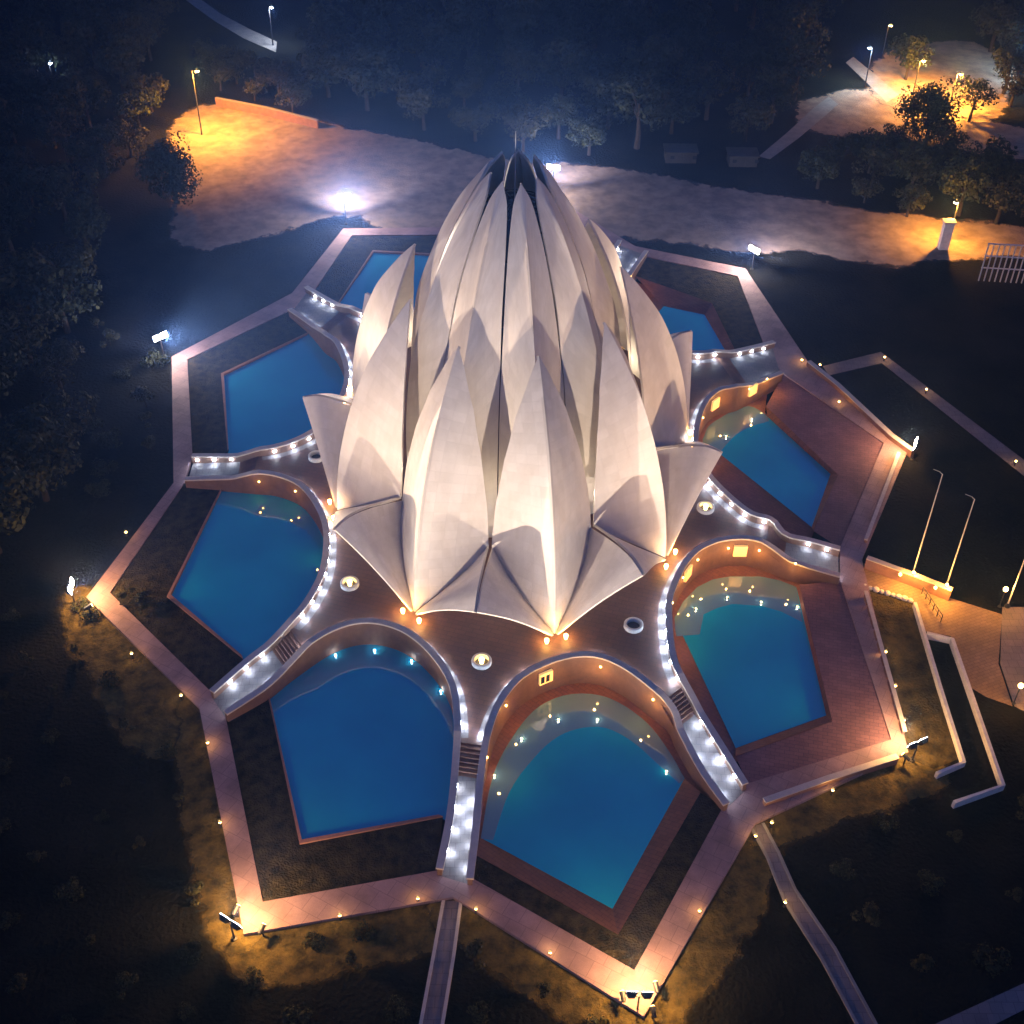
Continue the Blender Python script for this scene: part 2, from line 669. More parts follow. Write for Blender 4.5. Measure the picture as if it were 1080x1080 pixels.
lawn, plaza, basin, watr = MB(), MB(), MB(), MB()
for k in range(1, 10):
    A, T, B = win(k)
    if k in KERBPX:
        a, c, b = [at(*p, 0.0) for p in KERBPX[k]]
    else:
        a, c, b = rel(k, 52.4, -15.6), rel(k, 63.0, 0.2), rel(k, 52.4, 15.6)
        if k == 5:
            c, b = at(393, 264), at(350, 329)
        if k == 7:
            a, c = at(775, 368), at(751, 319)
    zl = -0.14
    dst = plaza if k in (8, 9) else lawn
    strip(dst, [Z(p, zl) for p in (A, T, B)], [Z(p, zl) for p in (a, c, b)])
    arc = [p for p in ARC[k] if plan_r(p) < max(plan_r(a), plan_r(b)) + 0.4]
    if k in DRAINED:
        zf = ZW_LOW - 0.05
        if k in WATERPX:
            wp = [at(*p, ZW_LOW) for p in WATERPX[k]]
            n = len(wp)
            if k == 1:
                wa, wc, wb = wp[0], wp[-1], wp[-2]
            elif k == 8:
                wa, wc, wb = wp[-1], wp[-2], wp[-3]
            else:
                wa, wc, wb = wp[-1], wp[-2], wp[-3]
        else:
            wp = [at(*p, ZW_LOW) for p in [(700, 323), (725, 326), (743, 332), (756, 348), (765, 370), (758, 380), (735, 385), (715, 388), (690, 380), (675, 350)]]
            wa, wc, wb = wp[4], wp[2], wp[0]
        kerb_z = -0.08
        strip(basin, [Z(p, kerb_z) for p in (a, c, b)], [Z(p, ZW_LOW - 0.02) for p in (wa, wc, wb)])
        basin.poly([Z(p, zf) for p in arc] + [Z(b, zf), Z(c, zf), Z(a, zf)])
        if k in (8, 9):
            # the narrow stretch of the pool that runs along the bridge wall
            pass
        watr.poly(wp)
    else:
        # water up to a thin terracotta kerb
        ctr = (a + c + b) / 3
        ai, ci, bi = (toward(p, ctr, 0.45) for p in (a, c, b))
        wp = [Z(p, ZW_FULL) for p in arc] + [Z(bi, ZW_FULL), Z(ci, ZW_FULL), Z(ai, ZW_FULL)]
        watr.poly(wp)
        kb = MB()
        strip(kb, [Z(p, 0.05) for p in (a, c, b)], [Z(p, 0.05) for p in (ai, ci, bi)])
        strip(kb, [Z(p, 0.05) for p in (ai, ci, bi)], [Z(p, -0.6) for p in (ai, ci, bi)])
        strip(kb, [Z(p, -0.3) for p in (a, c, b)], [Z(p, 0.05) for p in (a, c, b)])
        struct('pool_kerb', kb, KERB)
struct('lawn', lawn, LAWN)
struct('plaza_paving', plaza, BRICK)
struct('pool_basin', basin, BASIN)
struct('pool_water', watr, WATER)
# strips of paler water along the curved walls of the drained pools
PALE_WATER = {1: ([(507, 884.5), (519.7, 819), (541, 776.6), (568, 745.5), (603, 732), (642, 736), (681, 761), (708, 796), (722, 822)],
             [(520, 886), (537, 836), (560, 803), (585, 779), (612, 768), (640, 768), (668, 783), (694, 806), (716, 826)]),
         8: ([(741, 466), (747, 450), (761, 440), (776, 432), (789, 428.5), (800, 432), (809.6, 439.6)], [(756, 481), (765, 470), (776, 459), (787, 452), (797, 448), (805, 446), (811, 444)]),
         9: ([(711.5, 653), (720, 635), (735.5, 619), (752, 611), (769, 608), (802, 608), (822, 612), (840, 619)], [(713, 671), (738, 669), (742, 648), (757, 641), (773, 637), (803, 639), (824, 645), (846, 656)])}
pale_strip = MB()
for k, (A, B) in PALE_WATER.items():
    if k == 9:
        strip(pale_strip, [at(*q, ZW_LOW + 0.005) for q in A], [at(*q, ZW_LOW + 0.005) for q in B])
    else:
        strip(pale_strip, spline([at(*q, ZW_LOW + 0.005) for q in A], 40), spline([at(*q, ZW_LOW + 0.005) for q in B], 40))
struct('pale_water_strip', pale_strip, water('pale_water', (0.13, 0.29, 0.40), (0.10, 0.23, 0.33)))

# ------------------------------------------------------------------ podium
podium = thing('podium', 'brown paved podium deck with nine scalloped edges and stone parapets under the white flower-shaped temple', 'podium')
deck = MB()
outline = []
for k in range(1, 10):
    arc = [p for p in ARC[k][::-1] if plan_r(p) < R1]     # from k-1 side to k+1 side
    first, last = cut(k, -1, R1), cut(k, 1, R1)
    outline += [Z(p, ZP) for p in [first] + arc + [last]]
deck.poly(outline)
deck.build('deck', DECK, podium)
BORDER = paving('border_stone', (0.24, 0.215, 0.225), (0.20, 0.18, 0.19), (0.12, 0.105, 0.11), 0.8, 0.8, rough=0.7, stain=0.4)
for k in range(1, 10):
    sg = side_sign(k)
    arc = [p for p in ARC[k] if plan_r(p) < R1 - 0.2]
    a1, a2 = offset_poly(arc, sg * 0.45), offset_poly(arc, sg * 1.25)
    m = MB()
    strip(m, [Z(p, ZP + 0.004) for p in a1], [Z(p, ZP + 0.004) for p in a2])
    m.build('deck_border', BORDER, podium)

ramp, steps = MB(), MB()
for k in range(1, 10):
    q = nxt(k)
    L1, Rr1 = cut(k, 1, R1), cut(q, -1, R1)
    L2, Rr2 = cut(k, 1, R2), cut(q, -1, R2)
    L3, Rr3 = ARC[k][0], ARC[q][-1]
    zb = 1.05
    st = MB()
    n = 7
    for i in range(n):
        t0, t1 = i / n, (i + 1) / n
        z = lerp(ZP, zb, (i + 1) / (n + 0.0)) if i < n - 1 else zb
        z_prev = lerp(ZP, zb, i / n)
        a0, b0 = lerp(L1, L2, t0), lerp(Rr1, Rr2, t0)
        a1, b1 = lerp(L1, L2, t1), lerp(Rr1, Rr2, t1)
        st.quad(Z(a0, z_prev), Z(b0, z_prev), Z(b0, z), Z(a0, z))
        st.quad(Z(a0, z), Z(b0, z), Z(b1, z), Z(a1, z))
    st.build('staircase', SANDSTONE, podium)
    rp = MB()
    m = 6
    for i in range(m):
        t0, t1 = i / m, (i + 1) / m
        f = lambda t: lerp(zb, 0.012, t)
        rp.quad(Z(lerp(L2, L3, t0), f(t0)), Z(lerp(Rr2, Rr3, t0), f(t0)), Z(lerp(Rr2, Rr3, t1), f(t1)), Z(lerp(L2, L3, t1), f(t1)))
    rp.build('bridge', BORDER, podium)

WALL_LIGHTS = []
for k in range(1, 10):
    sg = side_sign(k)
    pts = ARC[k]
    inn = offset_poly(pts, sg * 0.42)
    wl = MB()
    zt = [ztop(plan_r(p)) for p in pts]
    zbot = -1.12 if k in DRAINED else -0.5
    n = len(pts)
    for i in range(n - 1):
        wl.quad(Z(pts[i], zbot), Z(pts[i + 1], zbot), Z(pts[i + 1], zt[i + 1]), Z(pts[i], zt[i]))
        wl.quad(Z(inn[i + 1], zbot), Z(inn[i], zbot), Z(inn[i], zt[i]), Z(inn[i + 1], zt[i + 1]))
        wl.quad(Z(pts[i], zt[i]), Z(pts[i + 1], zt[i + 1]), Z(inn[i + 1], zt[i + 1]), Z(inn[i], zt[i]))
    for i in (0, n - 1):
        wl.quad(Z(pts[i], zbot), Z(inn[i], zbot), Z(inn[i], zt[i]), Z(pts[i], zt[i]))
    par = tag(wl.build('parapet_wall', WALLM), 'curved stone parapet wall with white lights round the inner edge of the ' + POOLN[k], 'parapet', 'parapets round the pools')
    o1, o2 = offset_poly(pts, -sg * 0.13), offset_poly(pts, sg * 0.56)
    cp = MB()
    for i in range(n - 1):
        a, b, c, d = o1[i], o1[i + 1], o2[i + 1], o2[i]
        lo0, hi0, lo1, hi1 = zt[i] + 0.004, zt[i] + 0.2, zt[i + 1] + 0.004, zt[i + 1] + 0.2
        cp.quad(Z(a, hi0), Z(b, hi1), Z(c, hi1), Z(d, hi0))
        cp.quad(Z(a, lo0), Z(b, lo1), Z(b, hi1), Z(a, hi0))
        cp.quad(Z(c, lo1), Z(d, lo0), Z(d, hi0), Z(c, hi1))
        cp.quad(Z(d, lo0), Z(c, lo1), Z(b, lo1), Z(a, lo0))
    for i, f in ((0, 1), (n - 1, -1)):
        cp.quad(Z(o1[i], zt[i] + 0.004), Z(o1[i], zt[i] + 0.2), Z(o2[i], zt[i] + 0.2), Z(o2[i], zt[i] + 0.004))
    cp.build('coping', COPING, par)
    # white lights along the deck side of the parapet
    li = offset_poly(pts, sg * 0.50)
    lo = offset_poly(pts, sg * 0.95)
    acc, nextd = 0.0, 0.8
    for i in range(1, n):
        acc += (pts[i] - pts[i - 1]).length
        if acc >= nextd:
            r = plan_r(pts[i])
            if R1 - 0.6 < r < R2 + 1.2 or r > 59.6:
                continue
            nextd = acc + rnd.uniform(1.5, 2.1)
            zz = ZP if r < R1 else lerp(1.05, 0.02, min(1, max(0, (r - R2) / 9.5)))
            t = (pts[i] - pts[i - 1]).normalized()
            b = MB()
            b.box(Z(li[i], zz + 0.42), 0.36, 0.16, 0.16, math.atan2(t.y, t.x))
            b.build('wall_light', LED, par)
            lamp('POINT', (95.0 if r < R1 else 50.0) * rnd.choice((0.4, 0.8, 1.0, 1.1, 1.8)), (0.66, 0.80, 1.0), Z(lo[i], zz + 0.50), par, 0.12)
    # amber glowing boxes, some with window panes, on the pool-side wall and the wall lamps beside them
    LIT_BOX_AT = {1: (0.50,), 3: (), 8: (0.74, 0.88), 9: (0.62, 0.77), 7: (0.5,)}
    LMP_AT = {1: (0.26, 0.38, 0.5, 0.62, 0.75), 3: (0.2, 0.3, 0.52), 7: (0.4, 0.6, 0.8), 8: (0.55, 0.66, 0.76, 0.86, 0.94), 9: (0.40, 0.50, 0.58, 0.66, 0.74, 0.82, 0.9)}
    for fr in LIT_BOX_AT.get(k, ()):
        i = int(fr * (n - 1))
        t = (pts[i + 1] - pts[i - 1]).normalized()
        p = pts[i] - Vector((-t.y, t.x, 0)) * sg * 0.16
        ry = math.atan2(t.y, t.x)
        b = MB()
        b.box(Z(p, 0.6), 1.5, 0.3, 1.5, ry)
        f = b.build('lit_wall_box', WARMW, par)
        if k in (8, 9):  # plain glowing boxes here, no panes
            continue
        b = MB()
        q = p - Vector((-t.y, t.x, 0)) * sg * 0.16
        for dx in (-0.45, 0.15):
            b.box(Z(q + t * dx, 0.85), 0.42, 0.06, 0.95, ry)
        b.build('pane', GLASSD, f)
    for fr in LMP_AT.get(k, ()):
        i = int(fr * (n - 1))
        t = (pts[i + 1] - pts[i - 1]).normalized()
        nn = Vector((-t.y, t.x, 0)) * -sg
        b = MB()
        b.box(Z(pts[i] + nn * 0.10, 1.75), 0.16, 0.12, 0.12, math.atan2(t.y, t.x))
        b.build('amber_wall_lamp', AMBER, par)
        lamp('POINT', 210.0 if k != 3 else 45.0, (1.0, 0.46, 0.09), Z(pts[i] + nn * 1.25, 1.5), par, 0.07)

# ------------------------------------------------------------------ temple petals
temple = thing('flower_temple', 'white marble temple shaped like a half-open flower with three rings of pointed petals', 'temple')

O_RIDGE = [(33.0, 1.95), (32.65, 5.2), (31.95, 8.5), (30.75, 12), (29.2, 15.3), (27.7, 17.7), (25.8, 20.3), (23.3, 22.7), (20.6, 25.0), (18.1, 26.8)]
JR, JZ = 24.9, 7.3
O_EDGE_AZ = [(7.3, 19.5), (12.2, 18.4), (17.2, 15.4), (21.6, 10.8), (25.2, 4.3), (26.8, 0.0)]
I_RIDGE = [(20.0, 2.0), (20.0, 9), (19.3, 15), (18.2, 20), (17.0, 22.8), (15.1, 26.2), (12.6, 30.2), (9.4, 34.2), (6.6, 36.7), (4.2, 38.9)]
I_EDGE = [(17.2, 2.0, 19.7), (17.2, 8, 19.7), (16.6, 14, 19.7), (15.5, 20, 19.7), (14.3, 23, 19.6), (12.3, 28, 19.1), (9.6, 32.4, 18.9), (7.1, 35.6, 17.4), (5.4, 37.5, 13.5), (4.2, 38.9, 0)]
E_RIDGE = [(25.2, 7.0), (28.5, 8.3), (32.0, 9.5), (35.2, 10.2), (37.6, 9.95)]


def half_grid(mb, uvs, ridge, edge, sgn, bulge, m=7):
    """ruled surface with a slight swell from ridge to edge, both lists of world points"""
    o = len(mb.v)
    nr = len(ridge)
    s = 0.0
    for i in range(nr):
        if i:
            s += (ridge[i] - ridge[i - 1]).length
        for j in range(m + 1):
            v = j / m
            p = lerp(ridge[i], edge[i], v)
            out = Vector((p.x - CX, p.y, 0))
            if out.length > 1e-4:
                out.normalize()
            p = p + out * (bulge * math.sin(PI * v) * math.sin(PI * min(1, i / (nr - 1))) ** 0.7)
            mb.v.append(p)
            uvs.append((v * (edge[i] - ridge[i]).length * sgn, s))
    for i in range(nr - 1):
        for j in range(m):
            q = (o + i * (m + 1) + j, o + i * (m + 1) + j + 1, o + (i + 1) * (m + 1) + j + 1, o + (i + 1) * (m + 1) + j)
            mb.f.append(q if sgn > 0 else q[::-1])


def shell(o, th, off=-1.0):
    md = o.modifiers.new('shell', 'SOLIDIFY')
    md.thickness = th
    md.offset = off
    es = o.modifiers.new('crisp_edges', 'EDGE_SPLIT')
    es.split_angle = math.radians(35)


n_r = 30
for k in range(1, 10):
    a = ang(k)
    # outer petal
    rg = spline([(r, 0, z) for r, z in O_RIDGE], n_r)
    lowz = JZ
    mb, uvs = MB(), []
    for sg in (1, -1):
        R = [pol(p.x, a, p.z) for p in rg]
        E = []
        nJ = 7
        for i in range(n_r):
            if i <= nJ:
                t = i / nJ
                # lower edge: base point up to the junction between neighbouring petals
                r = lerp(33.0, JR, t ** 1.05) + 0.35 * math.sin(PI * t)
                z = lerp(1.95, JZ, t) + 0.5 * math.sin(PI * t)
                az = math.radians(lerp(0.0, 19.4, t ** 1.08))
            else:
                t = (i - nJ) / (n_r - 1 - nJ)
                z = lerp(JZ, 26.8, t)
                r = lerp(JR, 18.1, t) + 1.0 * math.sin(PI * t)
                az = math.radians(interp(O_EDGE_AZ, z))
            E.append(pol(r, a + sg * az, z))
        half_grid(mb, uvs, R, E, sg, 0.10)
    o = mb.build('outer_petal', MARBLE, temple, smooth=True, uv=uvs)
    shell(o, 0.28)
    # inner petal
    rg = spline([(r, 0, z) for r, z in I_RIDGE], n_r)
    eg = spline([(r, az, z) for r, z, az in I_EDGE], n_r)
    mb, uvs = MB(), []
    for sg in (1, -1):
        half_grid(mb, uvs, [pol(p.x, a, p.z) for p in rg], [pol(p.x, a + sg * math.radians(p.y), p.z) for p in eg], sg, 0.08)
    o = mb.build('inner_petal', MARBLE, temple, smooth=True, uv=uvs)
    shell(o, 0.25)
    # entrance canopy petal between pools k and k+1
    an = ang(k + 0.5)
    rg = spline([(r, 0, z) for r, z in E_RIDGE], 12)
    mb, uvs = MB(), []
    half = math.radians(20)
    for sg in (1, -1):
        o0 = len(mb.v)
        nw = 14
        Bp = pol(33.2, an + sg * math.radians(19.0), 1.95)
        J0 = pol(25.2, an, 7.0)
        E0 = pol(37.6, an, 9.95)
        for i in range(nw + 1):
            w = i / nw
            # inner curve J->B follows the outer petal's lower edge just inside it
            tin = 1 - w
            rI = lerp(32.9, JR, tin ** 1.05) + 0.35 * math.sin(PI * tin) - 0.15
            zI = lerp(1.95, JZ, tin) + 0.5 * math.sin(PI * tin) - 0.2 * math.sin(PI * tin) - 0.25
            aI = math.radians(20) - math.radians(lerp(0.0, 19.4, tin ** 1.08))
            I = pol(rI, an + sg * aI * 0.97, zI)
            # free edge E->B, a raised arch
            O = lerp(E0, Bp, w) + Vector((0, 0, 0.5 * math.sin(PI * w)))
            for j, p in enumerate(rg):
                u = j / (len(rg) - 1)
                q = lerp(I, O, u)
                ridge_dev = pol(p.x, an, p.z) - lerp(J0, E0, u)
                q = q + ridge_dev * (1 - w)
                mb.v.append(q)
                uvs.append((w * 14 * sg, u * 13))
        m = len(rg)
        for i in range(nw):
            for j in range(m - 1):
                q = (o0 + i * m + j, o0 + i * m + j + 1, o0 + (i + 1) * m + j + 1, o0 + (i + 1) * m + j)
                mb.f.append(q[::-1] if sg > 0 else q)
    o = mb.build('entrance_petal', MARBLE, temple, smooth=True, uv=uvs)
    shell(o, 0.25)

# hall wall behind the canopies, skylight and finial
mb = MB()
ring = [(17.0, 2.02), (16.6, 9.0)]
n = 54
for r, z in ring:
    for j in range(n):
        mb.v.append(pol(r * (1 if j % 2 else 0.995), 2 * PI * j / n, z))
for j in range(n):
    q = (j + 1) % n
    mb.f.append((j, q, n + q, n + j))
mb.build('hall_wall', GLASSD, temple)
sk = MB()
for j in range(36):
    a0, a1 = 2 * PI * j / 36, 2 * PI * (j + 1) / 36
    sk.add([pol(8.4, a0, 32.0), pol(8.4, a1, 32.0), pol(0.2, a1, 34.6), pol(0.2, a0, 34.6)], [(0, 1, 2, 3)])
skylight = sk.build('skylight', GLASSD, temple)
fr = MB()
for k in range(18):
    a = ang(1 + k / 2)
    fr.tube([pol(8.4, a, 32.15), pol(0.3, a, 34.75)], 0.11, 5)
for r, z in ((8.3, 32.2), (5.4, 33.1), (2.7, 33.95)):
    fr.tube([pol(r, 2 * PI * j / 36, z) for j in range(37)], 0.10, 5, cap=False)
fr.build('frame', DARKC, skylight)
fi = MB()
fi.tube([pol(0, 0, 34.6), pol(0, 0, 40.0), pol(0, 0, 42.6)], [0.09, 0.07, 0.02], 6)
fi.build('finial', STEEL, temple)

# warm lamps inside the gaps between petals and beneath the canopies
for k in range(1, 10):
    an = ang(k + 0.5)
    lamp('POINT', 560.0, (1.0, 0.84, 0.62), pol(21.3, an, 9.2), temple, 0.3)
    for sg in (-1, 1):
        p = pol(34.0, an + sg * math.radians(17.4), ZP)
        b = MB()
        b.lathe([(0.16, 0), (0.16, 0.18), (0.22, 0.26), (0.22, 0.5), (0.0, 0.52)], p, 10)
        side = 'left' if sg < 0 else 'right'
        o = b.build('door_lamp', AMBER, temple)
        lamp('POINT', 430.0, (1.0, 0.50, 0.09), p + Vector((0, 0, 0.9)), temple, 0.2)

# ------------------------------------------------------------------ flood lights at the walkway corners
AMB, WRM = (1.0, 0.50, 0.14), (1.0, 0.84, 0.72)
FLOOD_E = {1: 106000, 2: 138000, 3: 115000, 4: 95000, 5: 62000, 6: 38000, 7: 52000, 8: 50000, 9: 84000}
FLOOD_B = {1: 11000, 2: 60000, 3: 60000, 4: 30000, 9: 4000, 8: 9000}     # second lamp of the pair, turned the other way
YARD_FILL = {5: 42000, 6: 26000, 7: 20000, 4: 6000}                            # added outward spots, no lamp head of their own, brightening the clearing
SPILL = {1: (4600, AMB), 2: (4800, AMB), 3: (4600, AMB), 4: (4600, WRM), 5: (6500, WRM), 6: (5000, WRM), 7: (5500, WRM), 8: (3000, AMB), 9: (3600, AMB)}
FLOOD_C = {8: (1.0, 0.68, 0.42), 9: (1.0, 0.68, 0.42), 7: (1.0, 0.70, 0.44), 4: (1.0, 0.74, 0.52), 3: (1.0, 0.76, 0.54)}
FPOS = {1: (672, 1066), 2: (247, 990), 3: (79, 636), 4: (173, 377), 5: (365, 236), 6: None, 7: (793, 284), 8: (962, 485), 9: (962, 802)}
for k in range(1, 10):
    p = at(*FPOS[k], -0.35) if FPOS[k] else pol(76, ang(k), -0.35)
    hz = {4: 3.2, 5: 4.6, 6: 4.6, 7: 3.2}.get(k, 2.3)
    t = thing('flood_light', 'twin flood lamps on a mast at the walkway corner of the ' + POOLN[k], 'flood light', p, 'flood lights round the temple')
    pole = MB()
    pole.tube([p, p + Vector((0, 0, hz))], [0.10, 0.07], 8)
    pole.lathe([(0.28, 0), (0.28, 0.12), (0.12, 0.16)], p, 12)
    pole.build('mast', DARKM, t)
    target = pol(20, ang(k - 1.55), 26)
    d = Vector((target.x - p.x, target.y - p.y, 0)).normalized()
    s = Vector((-d.y, d.x, 0))
    cb = MB()
    cb.tube([p + Vector((0, 0, hz - 0.1)) - s * 0.8, p + Vector((0, 0, hz - 0.1)) + s * 0.8], 0.05, 6)
    cb.build('crossbar', DARKM, t)
    up = Vector((0, 0, 1))
    for e in (-0.62, 0.62):
        c = p + Vector((0, 0, hz + 0.22)) + s * e
        f = (d + up * 0.3).normalized()
        u2 = s.cross(f) * -1
        def fr_(x, y, z):
            return c + f * x + s * y + u2 * z
        hb = MB()
        vs = [fr_(x, y * w, z * w) for x, w in ((-0.28, 0.5), (0.14, 1.0)) for y, z in ((-0.5, -0.42), (0.5, -0.42), (0.5, 0.42), (-0.5, 0.42))]
        hb.add(vs, [(3, 2, 1, 0), (0, 1, 5, 4), (1, 2, 6, 5), (2, 3, 7, 6), (3, 0, 4, 7), (4, 5, 6, 7)])
        h = hb.build('housing', DARKM, t)
        lb = MB()
        lb.add([fr_(0.16, y, z) for y, z in ((-0.46, -0.38), (0.46, -0.38), (0.46, 0.38), (-0.46, 0.38))], [(0, 1, 2, 3)])
        lb.build('lens', FLOODL, h)
    c = p + Vector((0, 0, hz + 0.12)) + d * 0.45
    lamp('SPOT', FLOOD_E[k], FLOOD_C.get(k, (1.0, 0.84, 0.67)), c, t, 0.2, aim=target, spot=math.radians(54), blend=1.0)
    if k in FLOOD_B:
        tb = pol(22, ang(k + 1.45), 21)
        lamp('SPOT', FLOOD_B[k], FLOOD_C.get(k, (1.0, 0.84, 0.67)), c + s * 0.62, t, 0.2, aim=tb, spot=math.radians(44), blend=1.0)
    if k in YARD_FILL:
        lamp('SPOT', YARD_FILL[k], (0.95, 0.86, 1.0), p - d * 0.9 + Vector((0, 0, hz + 0.4)), t, 0.4, aim=p - d * 34 + Vector((0, 0, 1.0)) + Vector((6 if k == 5 else (-6 if k == 7 else 0), 0, 0)), spot=math.radians(110), blend=1.0)
    lamp('POINT', SPILL[k][0], SPILL[k][1], c + d * 1.0 + Vector((0, 0, 0.9)), t, 0.4)

for px, lb in (((656, 1058), 'left of the bottom corner'), ((691, 1048), 'right of the bottom corner'), ((688, 1074), 'just below the bottom corner'),
               ((251, 967), 'above the lower-left corner'), ((278, 987), 'right of the lower-left corner'), ((96, 648), 'below the left corner'), ((953, 806), 'at the lower-right corner')):
    p = at(*px, ZG)
    t = thing('spot_post', 'short dark post with an amber spot lamp, ' + lb + ' of the walkway', 'spot lamp', p, 'spot posts at the walkway corners')
    m = MB()
    m.tube([p, p + Vector((0, 0, 1.1))], 0.09, 8)
    m.build('post', DARKM, t)
    m = MB()
    up = Vector((CX, 0, 12)) - p
    up.normalize()
    m.tube([p + Vector((0, 0, 1.15)) - up * 0.5, p + Vector((0, 0, 1.15)) + up * 0.35], [0.17, 0.24], 10)
    hd = m.build('head', DARKM, t)
    m = MB()
    m.tube([p + Vector((0, 0, 1.15)) + up * 0.355, p + Vector((0, 0, 1.15)) + up * 0.40], [0.20, 0.19], 10)
    m.build('lens', AMBER, hd)

# ------------------------------------------------------------------ ground sheets of the outskirts
def wobbly(px, amp, z, seed):
    """closed outline through survey pixels with an uneven natural edge"""
    P = [at(x, y, z) for x, y in px]
    n = len(P)
    out = []
    for i in range(n):
        p0, p1, p2, p3 = P[i - 1], P[i], P[(i + 1) % n], P[(i + 2) % n]
        for j in range(10):
            t = j / 10
            q = 0.5 * ((2 * p1) + (p2 - p0) * t + (2 * p0 - 5 * p1 + 4 * p2 - p3) * t * t + (3 * p1 - p0 - 3 * p2 + p3) * t ** 3)
            w = noise.noise_vector(Vector((q.x * 0.25, q.y * 0.25, seed))) + 0.5 * noise.noise_vector(Vector((q.x * 0.9, q.y * 0.9, seed + 3)))
            out.append(Vector((q.x + w.x * amp, q.y + w.y * amp, z)))
    return out


def ragged_mat(name, c1, c2, scale, bump):
    """loose surface whose rim breaks up into the surrounding rough grass (attribute 'cover': 1 inside, 0 at the rim)"""
    m, t, b = new_mat(name)
    geo = t.nodes.new('ShaderNodeNewGeometry')

    def nz(sc, det):
        n = t.nodes.new('ShaderNodeTexNoise')
        n.inputs['Scale'].default_value = sc
        n.inputs['Detail'].default_value = det
        n.inputs['Roughness'].default_value = 0.65
        t.links.new(geo.outputs['Position'], n.inputs['Vector'])
        return n

    def ramp(src, p0, p1, a, c):
        r = t.nodes.new('ShaderNodeValToRGB')
        r.color_ramp.elements[0].position, r.color_ramp.elements[1].position = p0, p1
        r.color_ramp.elements[0].color, r.color_ramp.elements[1].color = (*a, 1), (*c, 1)
        t.links.new(src, r.inputs['Fac'])
        return r
    n1, n2, n3 = nz(scale, 11), nz(0.45, 9), nz(2.4, 6)
    base = ramp(n1.outputs['Fac'], 0.36, 0.66, c2, c1)
    at_ = t.nodes.new('ShaderNodeAttribute')
    at_.attribute_name = 'cover'
    ad = t.nodes.new('ShaderNodeMath')
    ad.operation = 'ADD'
    t.links.new(at_.outputs['Fac'], ad.inputs[0])
    t.links.new(n2.outputs['Fac'], ad.inputs[1])
    mr = t.nodes.new('ShaderNodeMapRange')
    mr.inputs['From Min'].default_value = 0.86
    mr.inputs['From Max'].default_value = 1.06
    t.links.new(ad.outputs[0], mr.inputs['Value'])
    t.links.new(base.outputs['Color'], b.inputs['Base Color'])
    t.links.new(mr.outputs['Result'], b.inputs['Alpha'])
    b.inputs['Roughness'].default_value = 0.95
    b.inputs['Specular IOR Level'].default_value = 0.1
    bp = t.nodes.new('ShaderNodeBump')
    bp.inputs['Strength'].default_value = bump
    bp.inputs['Distance'].default_value = 0.3
    t.links.new(n3.outputs['Fac'], bp.inputs['Height'])
    t.links.new(bp.outputs['Normal'], b.inputs['Normal'])
    return m


def ragged_sheet(name, outlines, rim, m):
    mb, cover = MB(), []
    for P in outlines:
        area = sum(P[i - 1].x * P[i].y - P[i].x * P[i - 1].y for i in range(len(P)))
        sg = 1.0 if area > 0 else -1.0
        n = len(P)
        mb.poly(P)
        cover += [1.0] * n
        out = []
        for i in range(n):
            a, b = P[i - 3], P[(i + 3) % n]
            t = Vector((b.x - a.x, b.y - a.y, 0)).normalized()
            out.append(P[i] + Vector((t.y, -t.x, 0)) * sg * rim)
        o = len(mb.v)
        mb.v += list(P) + out
        cover += [1.0] * n + [0.0] * n
        for i in range(n):
            j = (i + 1) % n
            mb.f.append((o + i, o + j, o + n + j, o + n + i) if sg < 0 else (o + i, o + n + i, o + n + j, o + j))
    o = struct(name, mb, m)
    at_ = o.data.attributes.new('cover', 'FLOAT', 'POINT')
    at_.data.foreach_set('value', cover)
    return o


sand = []
sand.append(wobbly([(196, 205), (188, 150), (215, 116), (270, 122), (345, 136), (440, 156), (540, 176), (650, 184), (760, 203), (880, 222), (978, 236), (1040, 243), (1110, 252), (1110, 264), (1030, 263), (985, 268), (920, 272), (850, 258), (790, 258), (700, 248), (610, 236), (500, 238), (430, 240), (380, 222), (330, 226), (258, 246), (205, 252)], 1.0, ZG + 0.02, 1.0))
sand.append(wobbly([(855, 112), (905, 100), (960, 110), (1010, 128), (1085, 140), (1110, 165), (1000, 150), (930, 138), (870, 136)], 1.2, ZG + 0.02, 5.0))
sand.append(wobbly([(930, 88), (945, 58), (985, 50), (1025, 48), (1055, 70), (1050, 100), (1035, 122), (985, 112), (945, 108)], 1.2, ZG + 0.024, 9.0))
ragged_sheet('sandy_clearing', sand, 4.5, ragged_mat('sandy_earth_ragged', (0.36, 0.27, 0.215), (0.19, 0.14, 0.11), 0.35, 0.3))
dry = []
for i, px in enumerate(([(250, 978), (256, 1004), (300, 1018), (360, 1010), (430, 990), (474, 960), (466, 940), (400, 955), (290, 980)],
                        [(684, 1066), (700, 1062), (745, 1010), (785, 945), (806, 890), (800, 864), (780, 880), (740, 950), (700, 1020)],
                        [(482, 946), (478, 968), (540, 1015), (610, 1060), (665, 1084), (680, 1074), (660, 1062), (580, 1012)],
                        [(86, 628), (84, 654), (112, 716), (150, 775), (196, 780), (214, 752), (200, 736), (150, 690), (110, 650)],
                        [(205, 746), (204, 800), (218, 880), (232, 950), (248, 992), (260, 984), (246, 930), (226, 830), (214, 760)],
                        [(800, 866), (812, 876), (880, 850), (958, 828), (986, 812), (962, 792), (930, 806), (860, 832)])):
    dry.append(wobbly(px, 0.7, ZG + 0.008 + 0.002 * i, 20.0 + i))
ragged_sheet('dry_grass_verge', dry, 3.2, ragged_mat('dry_grass_ragged', (0.155, 0.115, 0.038), (0.035, 0.029, 0.013), 0.8, 0.9))


